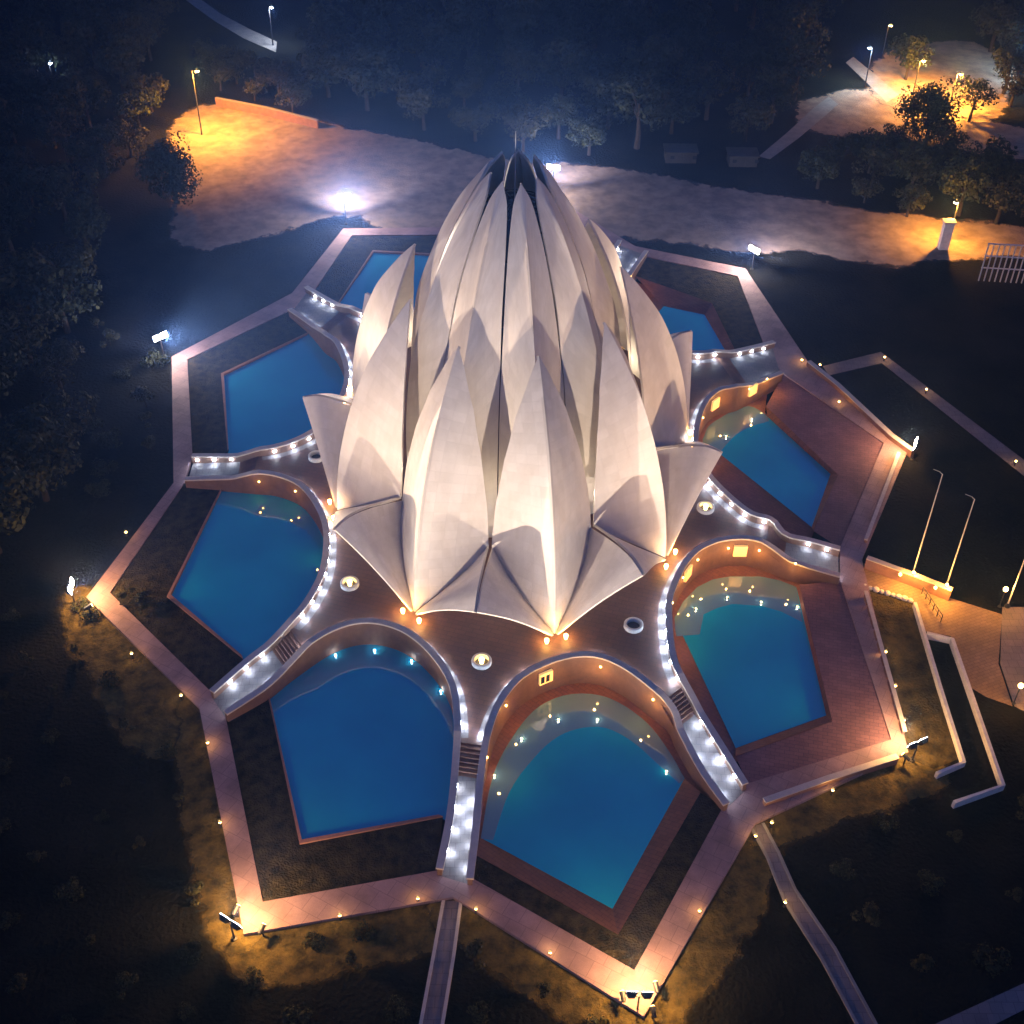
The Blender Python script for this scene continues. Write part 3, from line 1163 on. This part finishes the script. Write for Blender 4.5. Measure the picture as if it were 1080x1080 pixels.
def road(name, left, right, m, z, kerb=None, kw=0.35):
    mb = MB()
    L = [at(x, y, z) for x, y in left]
    R = [at(x, y, z) for x, y in right]
    for i in range(len(L) - 1):
        mb.quad(L[i], R[i], R[i + 1], L[i + 1])
    o = struct(name, mb, m)
    if kerb:
        kb = MB()
        for side, sgn in ((L, -1), (R, 1)):
            ctr = [(a + b) / 2 for a, b in zip(L, R)]
            inn = [toward(p, c, kw) for p, c in zip(side, ctr)]
            for i in range(len(side) - 1):
                a, b, c, d = (Z(q, z + 0.10) for q in (side[i], side[i + 1], inn[i + 1], inn[i]))
                kb.quad(a, b, c, d)
                kb.quad(Z(d, z), Z(c, z), c, d)
                kb.quad(Z(a, ZG), a, b, Z(b, ZG))
        struct('path_kerb', kb, kerb)


road('path', [(466, 950), (455, 1010), (440, 1090)], [(488, 950), (480, 1010), (467, 1090)], PATHM, ZG + 0.05, COPING, 0.28)
road('path', [(790, 872), (808, 905), (826, 951), (865, 1012), (908, 1092)], [(806, 868), (822, 898), (840, 938), (882, 1000), (932, 1092)], PATHM, ZG + 0.05, CONC, 0.28)
road('path', [(960, 1092), (1095, 1030)], [(1010, 1100), (1110, 1050)], PATHM, ZG + 0.05)
road('path', [(868, 386), (929, 371), (1100, 500)], [(874, 396), (930, 383), (1090, 510)], PATHM, ZG + 0.05)
road('path', [(202, -8), (232, 14), (262, 30), (292, 44)], [(196, 0), (226, 22), (258, 41), (291, 55)], CONC, ZG + 0.06)
road('path', [(800, 165), (830, 140), (858, 114), (874, 102)], [(812, 168), (842, 146), (868, 124), (884, 110)], CONC, ZG + 0.06)
road('path', [(900, 60), (925, 80), (948, 100)], [(892, 66), (915, 88), (935, 108)], CONC, ZG + 0.066)
rp = MB()
rp.poly([at(x, y, ZG + 0.04) for x, y in [(911, 594), (1000, 630), (1057, 648), (1053, 700), (1068, 745), (1040, 735), (1025, 726), (1003, 671), (976, 666), (962, 636), (914, 618)]])
struct('entrance_ramp', rp, ORANGEP)
rp = MB()
rp.poly([at(x, y, ZG + 0.03) for x, y in [(1057, 640), (1100, 640), (1100, 760), (1070, 745), (1055, 700)]])
struct('forecourt', rp, PATHM)
tl = MB()
tl.poly([at(x, y, ZG + 0.03) for x, y in [(913, 622), (961, 636), (1010, 801), (985, 811), (958, 800)]])
struct('terrace_lawn', tl, DRYG)


def wall_run(px, zb, h, w, mb=None):
    """wall along survey pixels (at its foot)"""
    mb = mb or MB()
    P = [at(x, y, zb) for x, y in px]
    Q = offset_poly(P, w)
    for i in range(len(P) - 1):
        a, b, c, d = P[i], P[i + 1], Q[i + 1], Q[i]
        A_, B_, C_, D_ = (Z(q, zb + h) for q in (a, b, c, d))
        mb.quad(a, b, B_, A_)
        mb.quad(c, d, D_, C_)
        mb.quad(A_, B_, C_, D_)
    for i in (0, -1):
        mb.quad(P[i], Q[i], Z(Q[i], zb + h), Z(P[i], zb + h))
    return mb


def wall_thing(name, px, zb, h, w, m, label, cat, cap=None):
    o = wall_run(px, zb, h, w).build(name, m)
    tag(o, label, cat)
    if cap:
        P = [at(x, y, zb) for x, y in px]
        A_ = offset_poly(P, -0.08)
        B_ = offset_poly(P, w + 0.08)
        c = MB()
        for i in range(len(P) - 1):
            t = [Z(q, zb + h + 0.12) for q in (A_[i], A_[i + 1], B_[i + 1], B_[i])]
            l = [Z(q, zb + h + 0.003) for q in (A_[i], A_[i + 1], B_[i + 1], B_[i])]
            c.quad(*t)
            for j in range(4):
                jj = (j + 1) % 4
                c.quad(l[j], l[jj], t[jj], t[j])
        c.build('coping', cap, o)
    return o


wall_thing('retaining_wall', [(911, 600), (960, 618), (1000, 634)], ZG, 1.5, 0.5, SANDSTONE, 'amber-lit sandstone retaining wall along the entrance ramp under the two tall masts', 'wall', COPING)
wall_thing('white_wall', [(962, 640), (988, 728), (1013, 808), (985, 819)], ZG, 0.75, 0.35, WHITEK, 'low white wall edging the grass terrace beside the lower-right pool', 'wall')
wall_thing('white_wall', [(976, 674), (1001, 679), (1054, 833), (1003, 850)], ZG, 0.85, 0.35, WHITEK, 'outer white L-shaped wall round the dark sunken bed right of the terrace', 'wall')
wall_thing('low_wall', [(850, 388), (880, 412), (937, 466), (960, 483)], ZG, 1.0, 0.5, SANDSTONE, 'low stone wall along the plaza beside the right pool, lit amber', 'wall', COPING)
wall_thing('low_wall', [(806, 853), (874, 829), (946, 806)], ZG, 0.9, 0.45, SANDSTONE, 'low stone wall along the walkway below the lower-right pool', 'wall', COPING)


def balustrade(px, n, label):
    a, b = at(*px[0], 0.004), at(*px[1], 0.004)
    t = thing('balustrade', label, 'balustrade', a)
    ry = math.atan2(b.y - a.y, b.x - a.x)
    for i in range(n):
        c = lerp(a, b, (i + 0.5) / n)
        m = MB()
        m.box(c, (b - a).length / n * 0.72, 0.32, 0.62, ry)
        m.build('panel', SANDSTONE, t)
    m = MB()
    mid = (a + b) / 2
    m.box(mid + Vector((0, 0, 0.623)), (b - a).length, 0.42, 0.12, ry)
    m.build('handrail', COPING, t)


balustrade([(947, 482), (912, 574)], 8, 'stone balustrade at the outer edge of the plaza right of the right pool')
balustrade([(912, 628), (953, 776)], 11, 'stone balustrade at the outer edge of the plaza right of the lower-right pool')

# stones along the terrace edge
for i in range(9):
    p = lerp(at(912, 619, ZG), at(960, 634, ZG), i / 8)
    m = MB()
    r = rnd.uniform(0.28, 0.42)
    m.lathe([(r * 0.9, 0), (r, r * 0.4), (r * 0.7, r * 0.85), (0.0, r)], p, 9)
    m.build('edging_stone', WHITEK, None)
    o = bpy.data.objects[-1] if False else COL.objects[-1]
    tag(o, 'small white stone in the row edging the terrace grass along the ramp', 'stone', 'white stones beside the ramp')
# ramp railing
t = thing('railing', 'short dark metal railing standing on the amber-lit entrance ramp', 'railing', at(972, 626, ZG + 0.04))
a, b = at(972, 626, ZG + 0.04), at(992, 656, ZG + 0.04)
for i in range(6):
    m = MB()
    c = lerp(a, b, i / 5)
    m.tube([c, c + Vector((0, 0, 1.0))], 0.05, 6)
    m.build('post', DARKM, t)
m = MB()
m.tube([a + Vector((0, 0, 1.0)), b + Vector((0, 0, 1.0))], 0.05, 6)
m.tube([a + Vector((0, 0, 0.5)), b + Vector((0, 0, 0.5))], 0.035, 6)
m.build('rail', DARKM, t)

# ------------------------------------------------------------------ masts
for px, h, lb in (((962, 607), 14.6, 'tall thin steel mast with a bent top, nearer the right pool'),
                  ((998, 618), 12.6, 'tall thin steel mast with a bent top, at the middle of the ramp wall'),
                  ((1062, 640), 12.4, 'tall thin steel mast with a bent top, at the right edge of the picture')):
    p = at(*px, ZG)
    t = thing('mast', lb, 'mast', p, 'steel masts beside the entrance ramp')
    m = MB()
    m.tube([p, p + Vector((0, 0, h * 0.5)), p + Vector((0, 0, h))], [0.085, 0.07, 0.05], 8)
    m.build('pole', WHITEP, t)
    m = MB()
    m.tube([p + Vector((0, 0, h - 0.05)), p + Vector((-0.35, 0.1, h + 0.25)), p + Vector((-1.0, 0.3, h + 0.4))], [0.045, 0.04, 0.035], 6)
    m.build('arm', WHITEP, t)
    m = MB()
    m.lathe([(0.3, 0), (0.3, 0.25), (0.16, 0.3), (0.14, 0.6)], p, 12)
    m.build('base', DARKM, t)

# ------------------------------------------------------------------ amber bollards
BOLL = [
    ((220, 788), 'of the lower-left pool, nearest the left bridge'), ((233, 872), 'of the lower-left pool, midway down its left side'),
    ((359, 970), 'of the lower-left pool, midway along its bottom side'), ((441, 952), 'of the lower-left pool, nearest the front bridge'),
    ((502, 963), 'of the bottom pool, nearest the front bridge'), ((580, 1009), 'of the bottom pool, halfway to the bottom corner'),
    ((737, 965), 'of the bottom pool, halfway up its right side'), ((192, 738), 'of the left pool, nearest the lower bridge'),
    ((140, 694), 'of the left pool, halfway to its outer corner'), ((134, 566), 'of the left pool, above its outer corner'),
    ((877, 838), 'of the lower-right pool, beside the low wall'), ((813, 872), 'at the start of the lower-right path, on its right'),
    ((796, 886), 'at the start of the lower-right path, on its left'), ((827, 956), 'at the bend of the lower-right path'),
    ((933, 692), 'behind the balustrade of the lower-right pool, upper one'), ((943, 728), 'behind the balustrade of the lower-right pool, middle one'),
    ((952, 764), 'behind the balustrade of the lower-right pool, lowest one'), ((845, 384), 'at the upper-right bridge end, left one of two'),
    ((864, 389), 'at the upper-right bridge end, right one of two'), ((884, 428), 'in front of the low wall beside the right pool'),
    ((932, 381), 'at the corner of the upper-right path'), ((976, 415), 'along the middle of the upper-right path'),
    ((1070, 491), 'at the far right end of the upper-right path')]
boll = None
for px, lb in BOLL:
    p = at(*px, ZG)
    lab = 'amber bollard lamp ' + (('beside the walkway ' + lb) if lb.startswith('of') else lb)
    if boll is None:
        boll = thing('bollard_lamp', lab, 'bollard lamp', p, 'amber bollard lamps around the site')
        m = MB()
        m.lathe([(0.14, 0), (0.14, 0.04), (0.09, 0.06), (0.09, 0.62)], p, 10)
        m.build('post', DARKM, boll)
        m = MB()
        m.lathe([(0.10, 0.625), (0.12, 0.66), (0.12, 0.84), (0.0, 0.85)], p, 10)
        m.build('lens', AMBER, boll)
        m = MB()
        m.lathe([(0.15, 0.855), (0.15, 0.89), (0.0, 0.94)], p, 10)
        m.build('cap', DARKM, boll)
        lamp('POINT', 75.0, (1.0, 0.56, 0.15), p + Vector((0, 0, 1.0)), boll, 0.15)
    else:
        c = copy_tree(boll)
        c.location = p
        tag(c, lab, 'bollard lamp', 'amber bollard lamps around the site')
# wall-top lamps along the ramp
for px, lb in (((949, 608), 'first from the left'), ((963, 606), 'second, at the foot of a mast'), ((986, 622), 'third from the left'), ((998, 619), 'last, at the foot of the middle mast')):
    p = at(*px, 1.28)
    t = thing('wall_lamp', 'small amber lamp on the ramp retaining wall, ' + lb, 'wall lamp', p, 'amber lamps on the ramp wall')
    m = MB()
    m.lathe([(0.13, 0), (0.13, 0.12), (0.09, 0.16)], p, 10)
    m.build('base', DARKM, t)
    m = MB()
    m.lathe([(0.09, 0.165), (0.17, 0.3), (0.12, 0.45), (0.0, 0.5)], p, 10)
    m.build('lens', AMBER, t)
    lamp('POINT', 850.0, (1.0, 0.43, 0.06), p + Vector((0.0, -0.6, 0.5)), t, 0.2)
for px in ((1054, 640), (1069, 742)):
    p = at(*px, ZG)
    t = thing('post_lamp', 'amber globe lamp on a post at the ' + ('upper' if px[1] < 700 else 'lower') + ' right corner of the entrance ramp', 'post lamp', p)
    m = MB()
    m.tube([p, p + Vector((0, 0, 2.4))], 0.06, 8)
    m.lathe([(0.2, 0), (0.2, 0.1), (0.07, 0.14)], p, 10)
    m.build('post', DARKM, t)
    m = MB()
    m.lathe([(0.05, 2.4), (0.22, 2.5), (0.26, 2.68), (0.2, 2.86), (0.0, 2.93)], p, 12)
    m.build('globe', AMBER, t)
    lamp('POINT', 1200.0, (1.0, 0.43, 0.06), p + Vector((0, -0.2, 3.2)), t, 0.25)

# ------------------------------------------------------------------ round lamps on the podium deck
for px, lit, lb in (((369, 617), 1, 'lit round lamp with a white ring on the podium beside the left pool'),
                    ((508, 699), 1, 'lit round lamp with a white ring on the podium facing the front bridge'),
                    ((744, 537), 1, 'lit round lamp with a white ring on the podium beside the right pool'),
                    ((668, 661), 0, 'unlit round well with a white ring on the podium beside the lower-right pool'),
                    ((334, 483), 0, 'unlit round well with a white ring on the podium under the left petal')):
    p = at(*px, ZP)
    t = thing('ring_lamp', lb, 'ring lamp', p, 'round ringed lamps on the podium')
    m = MB()
    m.lathe([(1.02, 0.0), (1.02, 0.42), (0.94, 0.48), (0.74, 0.48), (0.70, 0.40), (0.70, 0.02)], p, 28)
    m.build('ring', WHITEK, t)
    m = MB()
    m.lathe([(0.70, 0.012), (0.0, 0.014)], p, 28)
    m.build('floor', DARKM, t)
    if lit:
        m = MB()
        m.lathe([(0.2, 0.02), (0.16, 0.3), (0.26, 0.40), (0.28, 0.56), (0.16, 0.7), (0.0, 0.72)], p, 14)
        m.build('globe', AMBER, t)

# ------------------------------------------------------------------ small lamps in the pools
UW = [((589, 759), 1), ((630, 759), 1), ((550, 779), 1), ((521.6, 818), 1), ((703, 813.5), 1), ((734, 642), 9), ((767, 630), 9), ((803, 635), 9), ((841, 640), 9),
      ((793, 442), 8), ((766, 460), 8), ((354, 691), 2), ((395, 686), 2), ((434, 697), 2), ((465, 729), 2), ((349, 368), 4)]
for px, k in UW:
    zw = ZW_LOW if k in DRAINED else ZW_FULL
    p = at(*px, zw)
    m = MB()
    m.lathe([(0.075, -0.03), (0.08, 0.03), (0.05, 0.05), (0.0, 0.06)], p, 10)
    o = m.build('pool_lamp', AMBER if k in (1, 8, 9) else LED)
    tag(o, 'small round lamp just breaking the water near the curved wall of the ' + POOLN[k], 'pool lamp', 'small lamps in the ' + POOLN[k])
    lamp('POINT', 14.0, (1.0, 0.85, 0.6) if k in (1, 8, 9) else (0.7, 0.9, 1.0), p + Vector((0, 0, 0.4)), o, 0.04)

# ------------------------------------------------------------------ lamps far behind
def street_lamp(px, h, lens, col, energy, label, arm=0.0, cat='street lamp', omni=0.12):
    p = at(*px, ZG)
    t = thing('street_lamp', label, cat, p)
    m = MB()
    m.tube([p, p + Vector((0, 0, h * 0.6)), p + Vector((0, 0, h))], [0.14, 0.11, 0.08], 8)
    m.build('post', DARKM, t)
    e = p + Vector((arm, -abs(arm) * 0.4, h + 0.15))
    m = MB()
    m.tube([p + Vector((0, 0, h - 0.05)), e], 0.06, 6)
    m.lathe([(0.42, 0.0), (0.36, 0.2), (0.1, 0.3)], e, 12)
    hd = m.build('head', DARKM, t)
    m = MB()
    m.lathe([(0.0, -0.34), (0.26, -0.26), (0.38, -0.06), (0.38, -0.004)], e, 12)
    m.build('lens', lens, hd)
    lamp('SPOT', energy, col, e + Vector((0, 0, -0.5)), t, 0.35, aim=e + Vector((0.02, 0, -8)), spot=math.radians(150), blend=0.35)
    lamp('POINT', energy * omni, col, e + Vector((0, 0, -0.7)), t, 0.35)


SOD = (1.0, 0.42, 0.05)
street_lamp((213, 142), 12.0, SODIUM, SOD, 70000, 'glowing sodium street lamp at the left end of the sandy clearing', 1.0)
street_lamp((1000, 118), 7.5, SODIUM, SOD, 50000, 'sodium street lamp glowing behind the big round tree at top right', 0.6, omni=0.4)
street_lamp((963, 98), 6.5, SODIUM, SOD, 26000, 'sodium street lamp on the left behind the big round tree', 0.6, omni=0.4)
street_lamp((1001, 252), 6.5, SODIUM, SOD, 12000, 'sodium lamp post beside the white gate at the right edge', -0.5, omni=0.5)
street_lamp((912, 92), 8.0, COOLL, (0.45, 0.78, 1.0), 9000, 'bluish white street lamp over the pale path at top right', -0.6)
street_lamp((930, 62), 7.0, SODIUM, SOD, 900, 'small orange street lamp just right of the bluish street lamp', 0.4)
street_lamp((1072, 84), 8.0, COOLL, (0.45, 0.78, 1.0), 9000, 'bluish white street lamp at the top right corner', 0.6)
street_lamp((288, 48), 8.0, COOLL, (0.75, 0.85, 1.0), 6000, 'white street lamp at the top edge beside the pale path', 0.6)
street_lamp((60, 104), 7.0, COOLL, (0.75, 0.85, 1.0), 500, 'faint bluish lamp among the dark trees at top left', 0.4)

# white gate and gate pier
g0, g1 = at(1032, 296, ZG), at(1100, 300, ZG)
t = thing('lattice_gate', 'tall white lattice gate at the right edge of the picture', 'gate', g0)
n = 13
for i in range(n):
    c = lerp(g0, g1, i / (n - 1))
    m = MB()
    m.box(c, 0.16, 0.16, 6.2)
    m.build('upright', WHITEP, t)
for z in (2.2, 4.2, 6.25):
    m = MB()
    m.box((g0 + g1) / 2 + Vector((0, 0, z)), (g1 - g0).length + 0.3, 0.22, 0.14, math.atan2(g1.y - g0.y, g1.x - g0.x))
    m.build('rail', WHITEP, t)
p = at(994, 262, ZG)
t = thing('gate_pier', 'pale square gate pier under the sodium lamp left of the white gate', 'pier', p)
m = MB()
m.box(p, 1.5, 1.2, 4.6)
m.build('shaft', WHITEK, t)
m = MB()
m.box(p + Vector((0, 0, 4.603)), 1.9, 1.6, 0.3)
m.build('cap', COPING, t)
# garden wall behind the sodium lamp
wall_thing('garden_wall', [(228, 112), (280, 122), (335, 136)], ZG, 1.6, 0.4, SANDSTONE, 'orange-lit garden wall at the back of the sandy clearing', 'wall', CONC)
for px, w, lb in (((717, 168), 5.5, 'low pale hut left of the other in the dark trees'), ((782, 172), 5, 'low pale hut nearest the path in the dark trees')):
    p = at(*px, ZG)
    t = thing('hut', lb, 'hut', p)
    m = MB()
    m.box(p, w, 3.4, 1.9)
    m.build('wall', DARKC, t)
    m = MB()
    m.box(p + Vector((0, 0, 1.903)), w + 0.6, 4.0, 0.22)
    m.build('roof', DARKC, t)
    m = MB()
    m.box(p + Vector((0.8, -1.74, 0.02)), 0.9, 0.1, 1.7)
    m.build('door', DARKM, t)
    for dx in (-1.6, 2.4):
        m = MB()
        m.box(p + Vector((dx, -1.74, 0.8)), 0.7, 0.1, 0.6)
        m.build('window', GLASSD, t)

# ------------------------------------------------------------------ trees
def tree_proto(name, h, cr_, seed, leaf, squash=0.8, nblob=18, per=85, size=0.55, bare=0.32):
    R = random.Random(seed)
    tr = MB()
    zt = h * bare
    pts = [Vector((0, 0, -0.2)), Vector((R.uniform(-.2, .2), R.uniform(-.2, .2), zt * 0.6)), Vector((R.uniform(-.3, .3), R.uniform(-.3, .3), h * 0.62))]
    tr.tube(pts, [0.045 * h, 0.034 * h, 0.012 * h], 7)
    cz = h * (bare + (1 - bare) * 0.52)
    hz = h * (1 - bare) * 0.52
    blobs = []
    for i in range(nblob):
        while True:
            v = Vector((R.uniform(-1, 1), R.uniform(-1, 1), R.uniform(-1, 1)))
            if 0.25 < v.length < 0.85:
                break
        c = Vector((v.x * cr_, v.y * cr_, cz + v.z * hz))
        blobs.append((c, cr_ * R.uniform(0.26, 0.46)))
    for c, r in blobs[:6]:
        tr.tube([pts[1] * 0.5 + pts[2] * 0.5, (pts[2] + c) / 2, c], [0.014 * h, 0.01 * h, 0.004 * h], 5)
    cw = MB()
    for c, r in blobs:
        for j in range(per):
            d = Vector((R.gauss(0, 1), R.gauss(0, 1), R.gauss(0, 1))).normalized()
            p = c + Vector((d.x, d.y, d.z * squash)) * r * R.uniform(0.7, 1.08)
            nrm = (d + Vector((R.uniform(-.7, .7), R.uniform(-.7, .7), R.uniform(-.4, .8)))).normalized()
            x = nrm.cross(Vector((R.uniform(-1, 1), R.uniform(-1, 1), R.uniform(-1, 1)))).normalized()
            y = nrm.cross(x)
            s = size * R.uniform(0.6, 1.25)
            cw.add([p - x * s * .5, p - y * s * .34, p + x * s * .5, p + y * s * .34], [(0, 1, 2, 3)])
    t = bpy.data.objects.new(name, None)
    COL.objects.link(t)
    WORLD[t.name] = Vector()
    a = tr.build('trunk', BARK, t)
    b = cw.build('crown', leaf, t)
    return t


PROTO = [tree_proto('leafy_tree', 9.5, 5.2, 11, LEAF[0], nblob=22, per=95, size=0.6),
         tree_proto('leafy_tree', 7.5, 4.3, 12, LEAF[1], nblob=18, per=90, size=0.5),
         tree_proto('leafy_tree', 11.5, 4.6, 13, LEAF[0], nblob=22, per=90, size=0.6, squash=1.0),
         tree_proto('leafy_tree', 8.5, 4.8, 14, LEAF[1], nblob=16, per=80, size=0.6, bare=0.4),
         tree_proto('shrub', 1.5, 1.0, 15, LEAF[1], nblob=8, per=60, size=0.22, bare=0.05),
         tree_proto('shrub', 1.1, 1.2, 16, LEAF[0], nblob=9, per=60, size=0.2, bare=0.02),
         tree_proto('cypress', 6.0, 1.1, 17, LEAF[0], nblob=18, per=70, size=0.3, bare=0.04),
         tree_proto('round_tree', 12.5, 6.4, 21, LEAF[0], nblob=46, per=130, size=0.62, bare=0.16, squash=1.0)]
used = set()


def plant(i, p, s, label, cat, group=None, sz=None):
    if i not in used:
        used.add(i)
        t = PROTO[i]
    else:
        t = copy_tree(PROTO[i])
    t.location = p
    t.rotation_euler = (0, 0, rnd.uniform(0, 6.28))
    t.scale = (s, s, s * (sz or rnd.uniform(0.88, 1.12)))
    tag(t, label, cat, group)
    return t


def inside(p, poly):
    c = False
    n = len(poly)
    for i in range(n):
        a, b = poly[i], poly[i - 1]
        if (a.y > p.y) != (b.y > p.y) and p.x < (b.x - a.x) * (p.y - a.y) / (b.y - a.y) + a.x:
            c = not c
    return c


def scatter(px, count, dmin, kinds, smin, smax, label, cat, group, seed):
    R = random.Random(seed)
    poly = [at(x, y, ZG) for x, y in px]
    x0, x1 = min(p.x for p in poly), max(p.x for p in poly)
    y0, y1 = min(p.y for p in poly), max(p.y for p in poly)
    got = []
    for _ in range(count * 60):
        p = Vector((R.uniform(x0, x1), R.uniform(y0, y1), ZG))
        if not inside(p, poly) or any((p - q).length < dmin for q in got):
            continue
        got.append(p)
        plant(R.choice(kinds), p, R.uniform(smin, smax), label, cat, group)
        if len(got) >= count:
            break


# single trees that stand out
plant(7, at(186, 214, ZG), 0.85, 'large round dark tree before the orange glow at the left of the clearing', 'tree', sz=1.0)
plant(7, at(976, 150, ZG), 0.98, 'large round dark tree silhouetted against the orange glow at top right', 'tree', sz=0.85)
plant(1, at(310, 122, ZG), 1.0, 'small tree lit orange on one side behind the garden wall', 'tree', sz=1.0)
plant(3, at(1050, 236, ZG), 1.0, 'loose tree lit orange above the white gate', 'tree', sz=1.0)
plant(6, at(1040, 176, ZG), 1.0, 'left one of two small dark cypresses at the right edge', 'cypress', sz=1.0)
plant(6, at(1061, 180, ZG), 1.0, 'right one of two small dark cypresses at the right edge', 'cypress', sz=1.0)
plant(3, at(1022, 128, ZG), 0.9, 'loose tree inside the orange glow right of the round dark tree', 'tree', sz=1.0)
plant(0, at(955, 84, ZG), 0.9, 'bushy tree lit orange from behind at the upper left of the round dark tree', 'tree', sz=1.0)

scatter([(0, -10), (165, -10), (185, 60), (160, 125), (120, 215), (95, 300), (80, 400), (60, 520), (0, 640), (-80, 640), (-80, -10)], 110, 7.6, (0, 1, 2, 3), 0.85, 1.3,
        'dark leafy tree in the unlit grove left of the temple', 'tree', 'dark trees of the left grove', 3)
scatter([(325, -10), (860, -10), (862, 95), (790, 150), (640, 168), (540, 160), (440, 136), (345, 108)], 95, 8.6, (0, 1, 2, 3), 0.85, 1.3,
        'dark leafy tree in the unlit wood behind the temple', 'tree', 'dark trees of the rear wood', 4)
scatter([(860, 160), (960, 165), (1080, 200), (1080, 232), (1020, 238), (900, 222), (860, 210)], 16, 6.0, (0, 1, 3), 0.6, 0.95,
        'bushy tree in the belt between the sandy clearing and the orange glow', 'tree', 'trees of the right belt', 5)
scatter([(1030, -10), (1110, -10), (1110, 140), (1064, 120), (1045, 60)], 14, 6.5, (0, 2, 3), 0.8, 1.1,
        'dark tree in the clump round the bluish lamp at the top right corner', 'tree', 'trees at the top right corner', 6)
scatter([(205, 60), (330, 92), (330, 118), (235, 104)], 12, 4.0, (1, 3), 0.5, 0.8,
        'small bushy tree growing behind the orange-lit garden wall', 'tree', 'small trees behind the garden wall', 8)
scatter([(0, 650), (60, 660), (120, 720), (190, 800), (215, 900), (215, 1000), (300, 1020), (440, 1000), (430, 1090), (0, 1090)], 42, 5.0, (4, 5), 0.6, 1.2,
        'low dark shrub on the unlit lawn at lower left', 'shrub', 'shrubs on the lower left lawn', 9)
scatter([(500, 990), (640, 1075), (640, 1095), (480, 1095)], 6, 4.0, (4, 5), 0.8, 1.3,
        'low dark shrub on the unlit lawn below the bottom pool', 'shrub', 'shrubs on the bottom lawn', 10)
scatter([(860, 870), (1080, 860), (1080, 1010), (930, 1040)], 14, 5.0, (4, 5), 0.8, 1.5,
        'low dark shrub on the unlit lawn at lower right', 'shrub', 'shrubs on the lower right lawn', 11)
scatter([(100, 330), (170, 380), (170, 480), (120, 560), (80, 520)], 12, 4.0, (4, 5), 1.0, 2.2,
        'shrub on the grass left of the upper-left pool', 'shrub', 'shrubs beside the upper-left pool', 12)
for px, s in (((131, 636), 0.8), ((148, 636), 1.0), ((152, 646), 0.7), ((140, 628), 0.6)):
    plant(4, at(*px, -0.14), s, 'small shrub on the lawn at the outer corner of the left pool', 'shrub', 'shrubs on the left pool lawn')
for px, s in (((330, 994), 0.8), ((337, 996), 0.7), ((383, 986), 1.0), ((96, 650), 1.1), ((86, 640), 1.0)):
    plant(5, at(*px, ZG), s, 'small bush on the amber-lit grass just outside the walkway', 'shrub', 'bushes outside the walkway')

# ------------------------------------------------------------------ night haze
if HAZE:
    m = bpy.data.materials.new('night_haze')
    m.use_nodes = True
    t = m.node_tree
    for n in list(t.nodes):
        t.nodes.remove(n)
    out = t.nodes.new('ShaderNodeOutputMaterial')
    v = t.nodes.new('ShaderNodeVolumePrincipled')
    v.inputs['Density'].default_value = HAZE
    v.inputs['Color'].default_value = (0.13, 0.31, 1.0, 1)
    v.inputs['Anisotropy'].default_value = 0.8
    t.links.new(v.outputs['Volume'], out.inputs['Volume'])
    hb = MB()
    hb.box((0, 740, -1.6), 1820, 2140, 100.0)
    o = struct('haze', hb, m, kind='stuff')
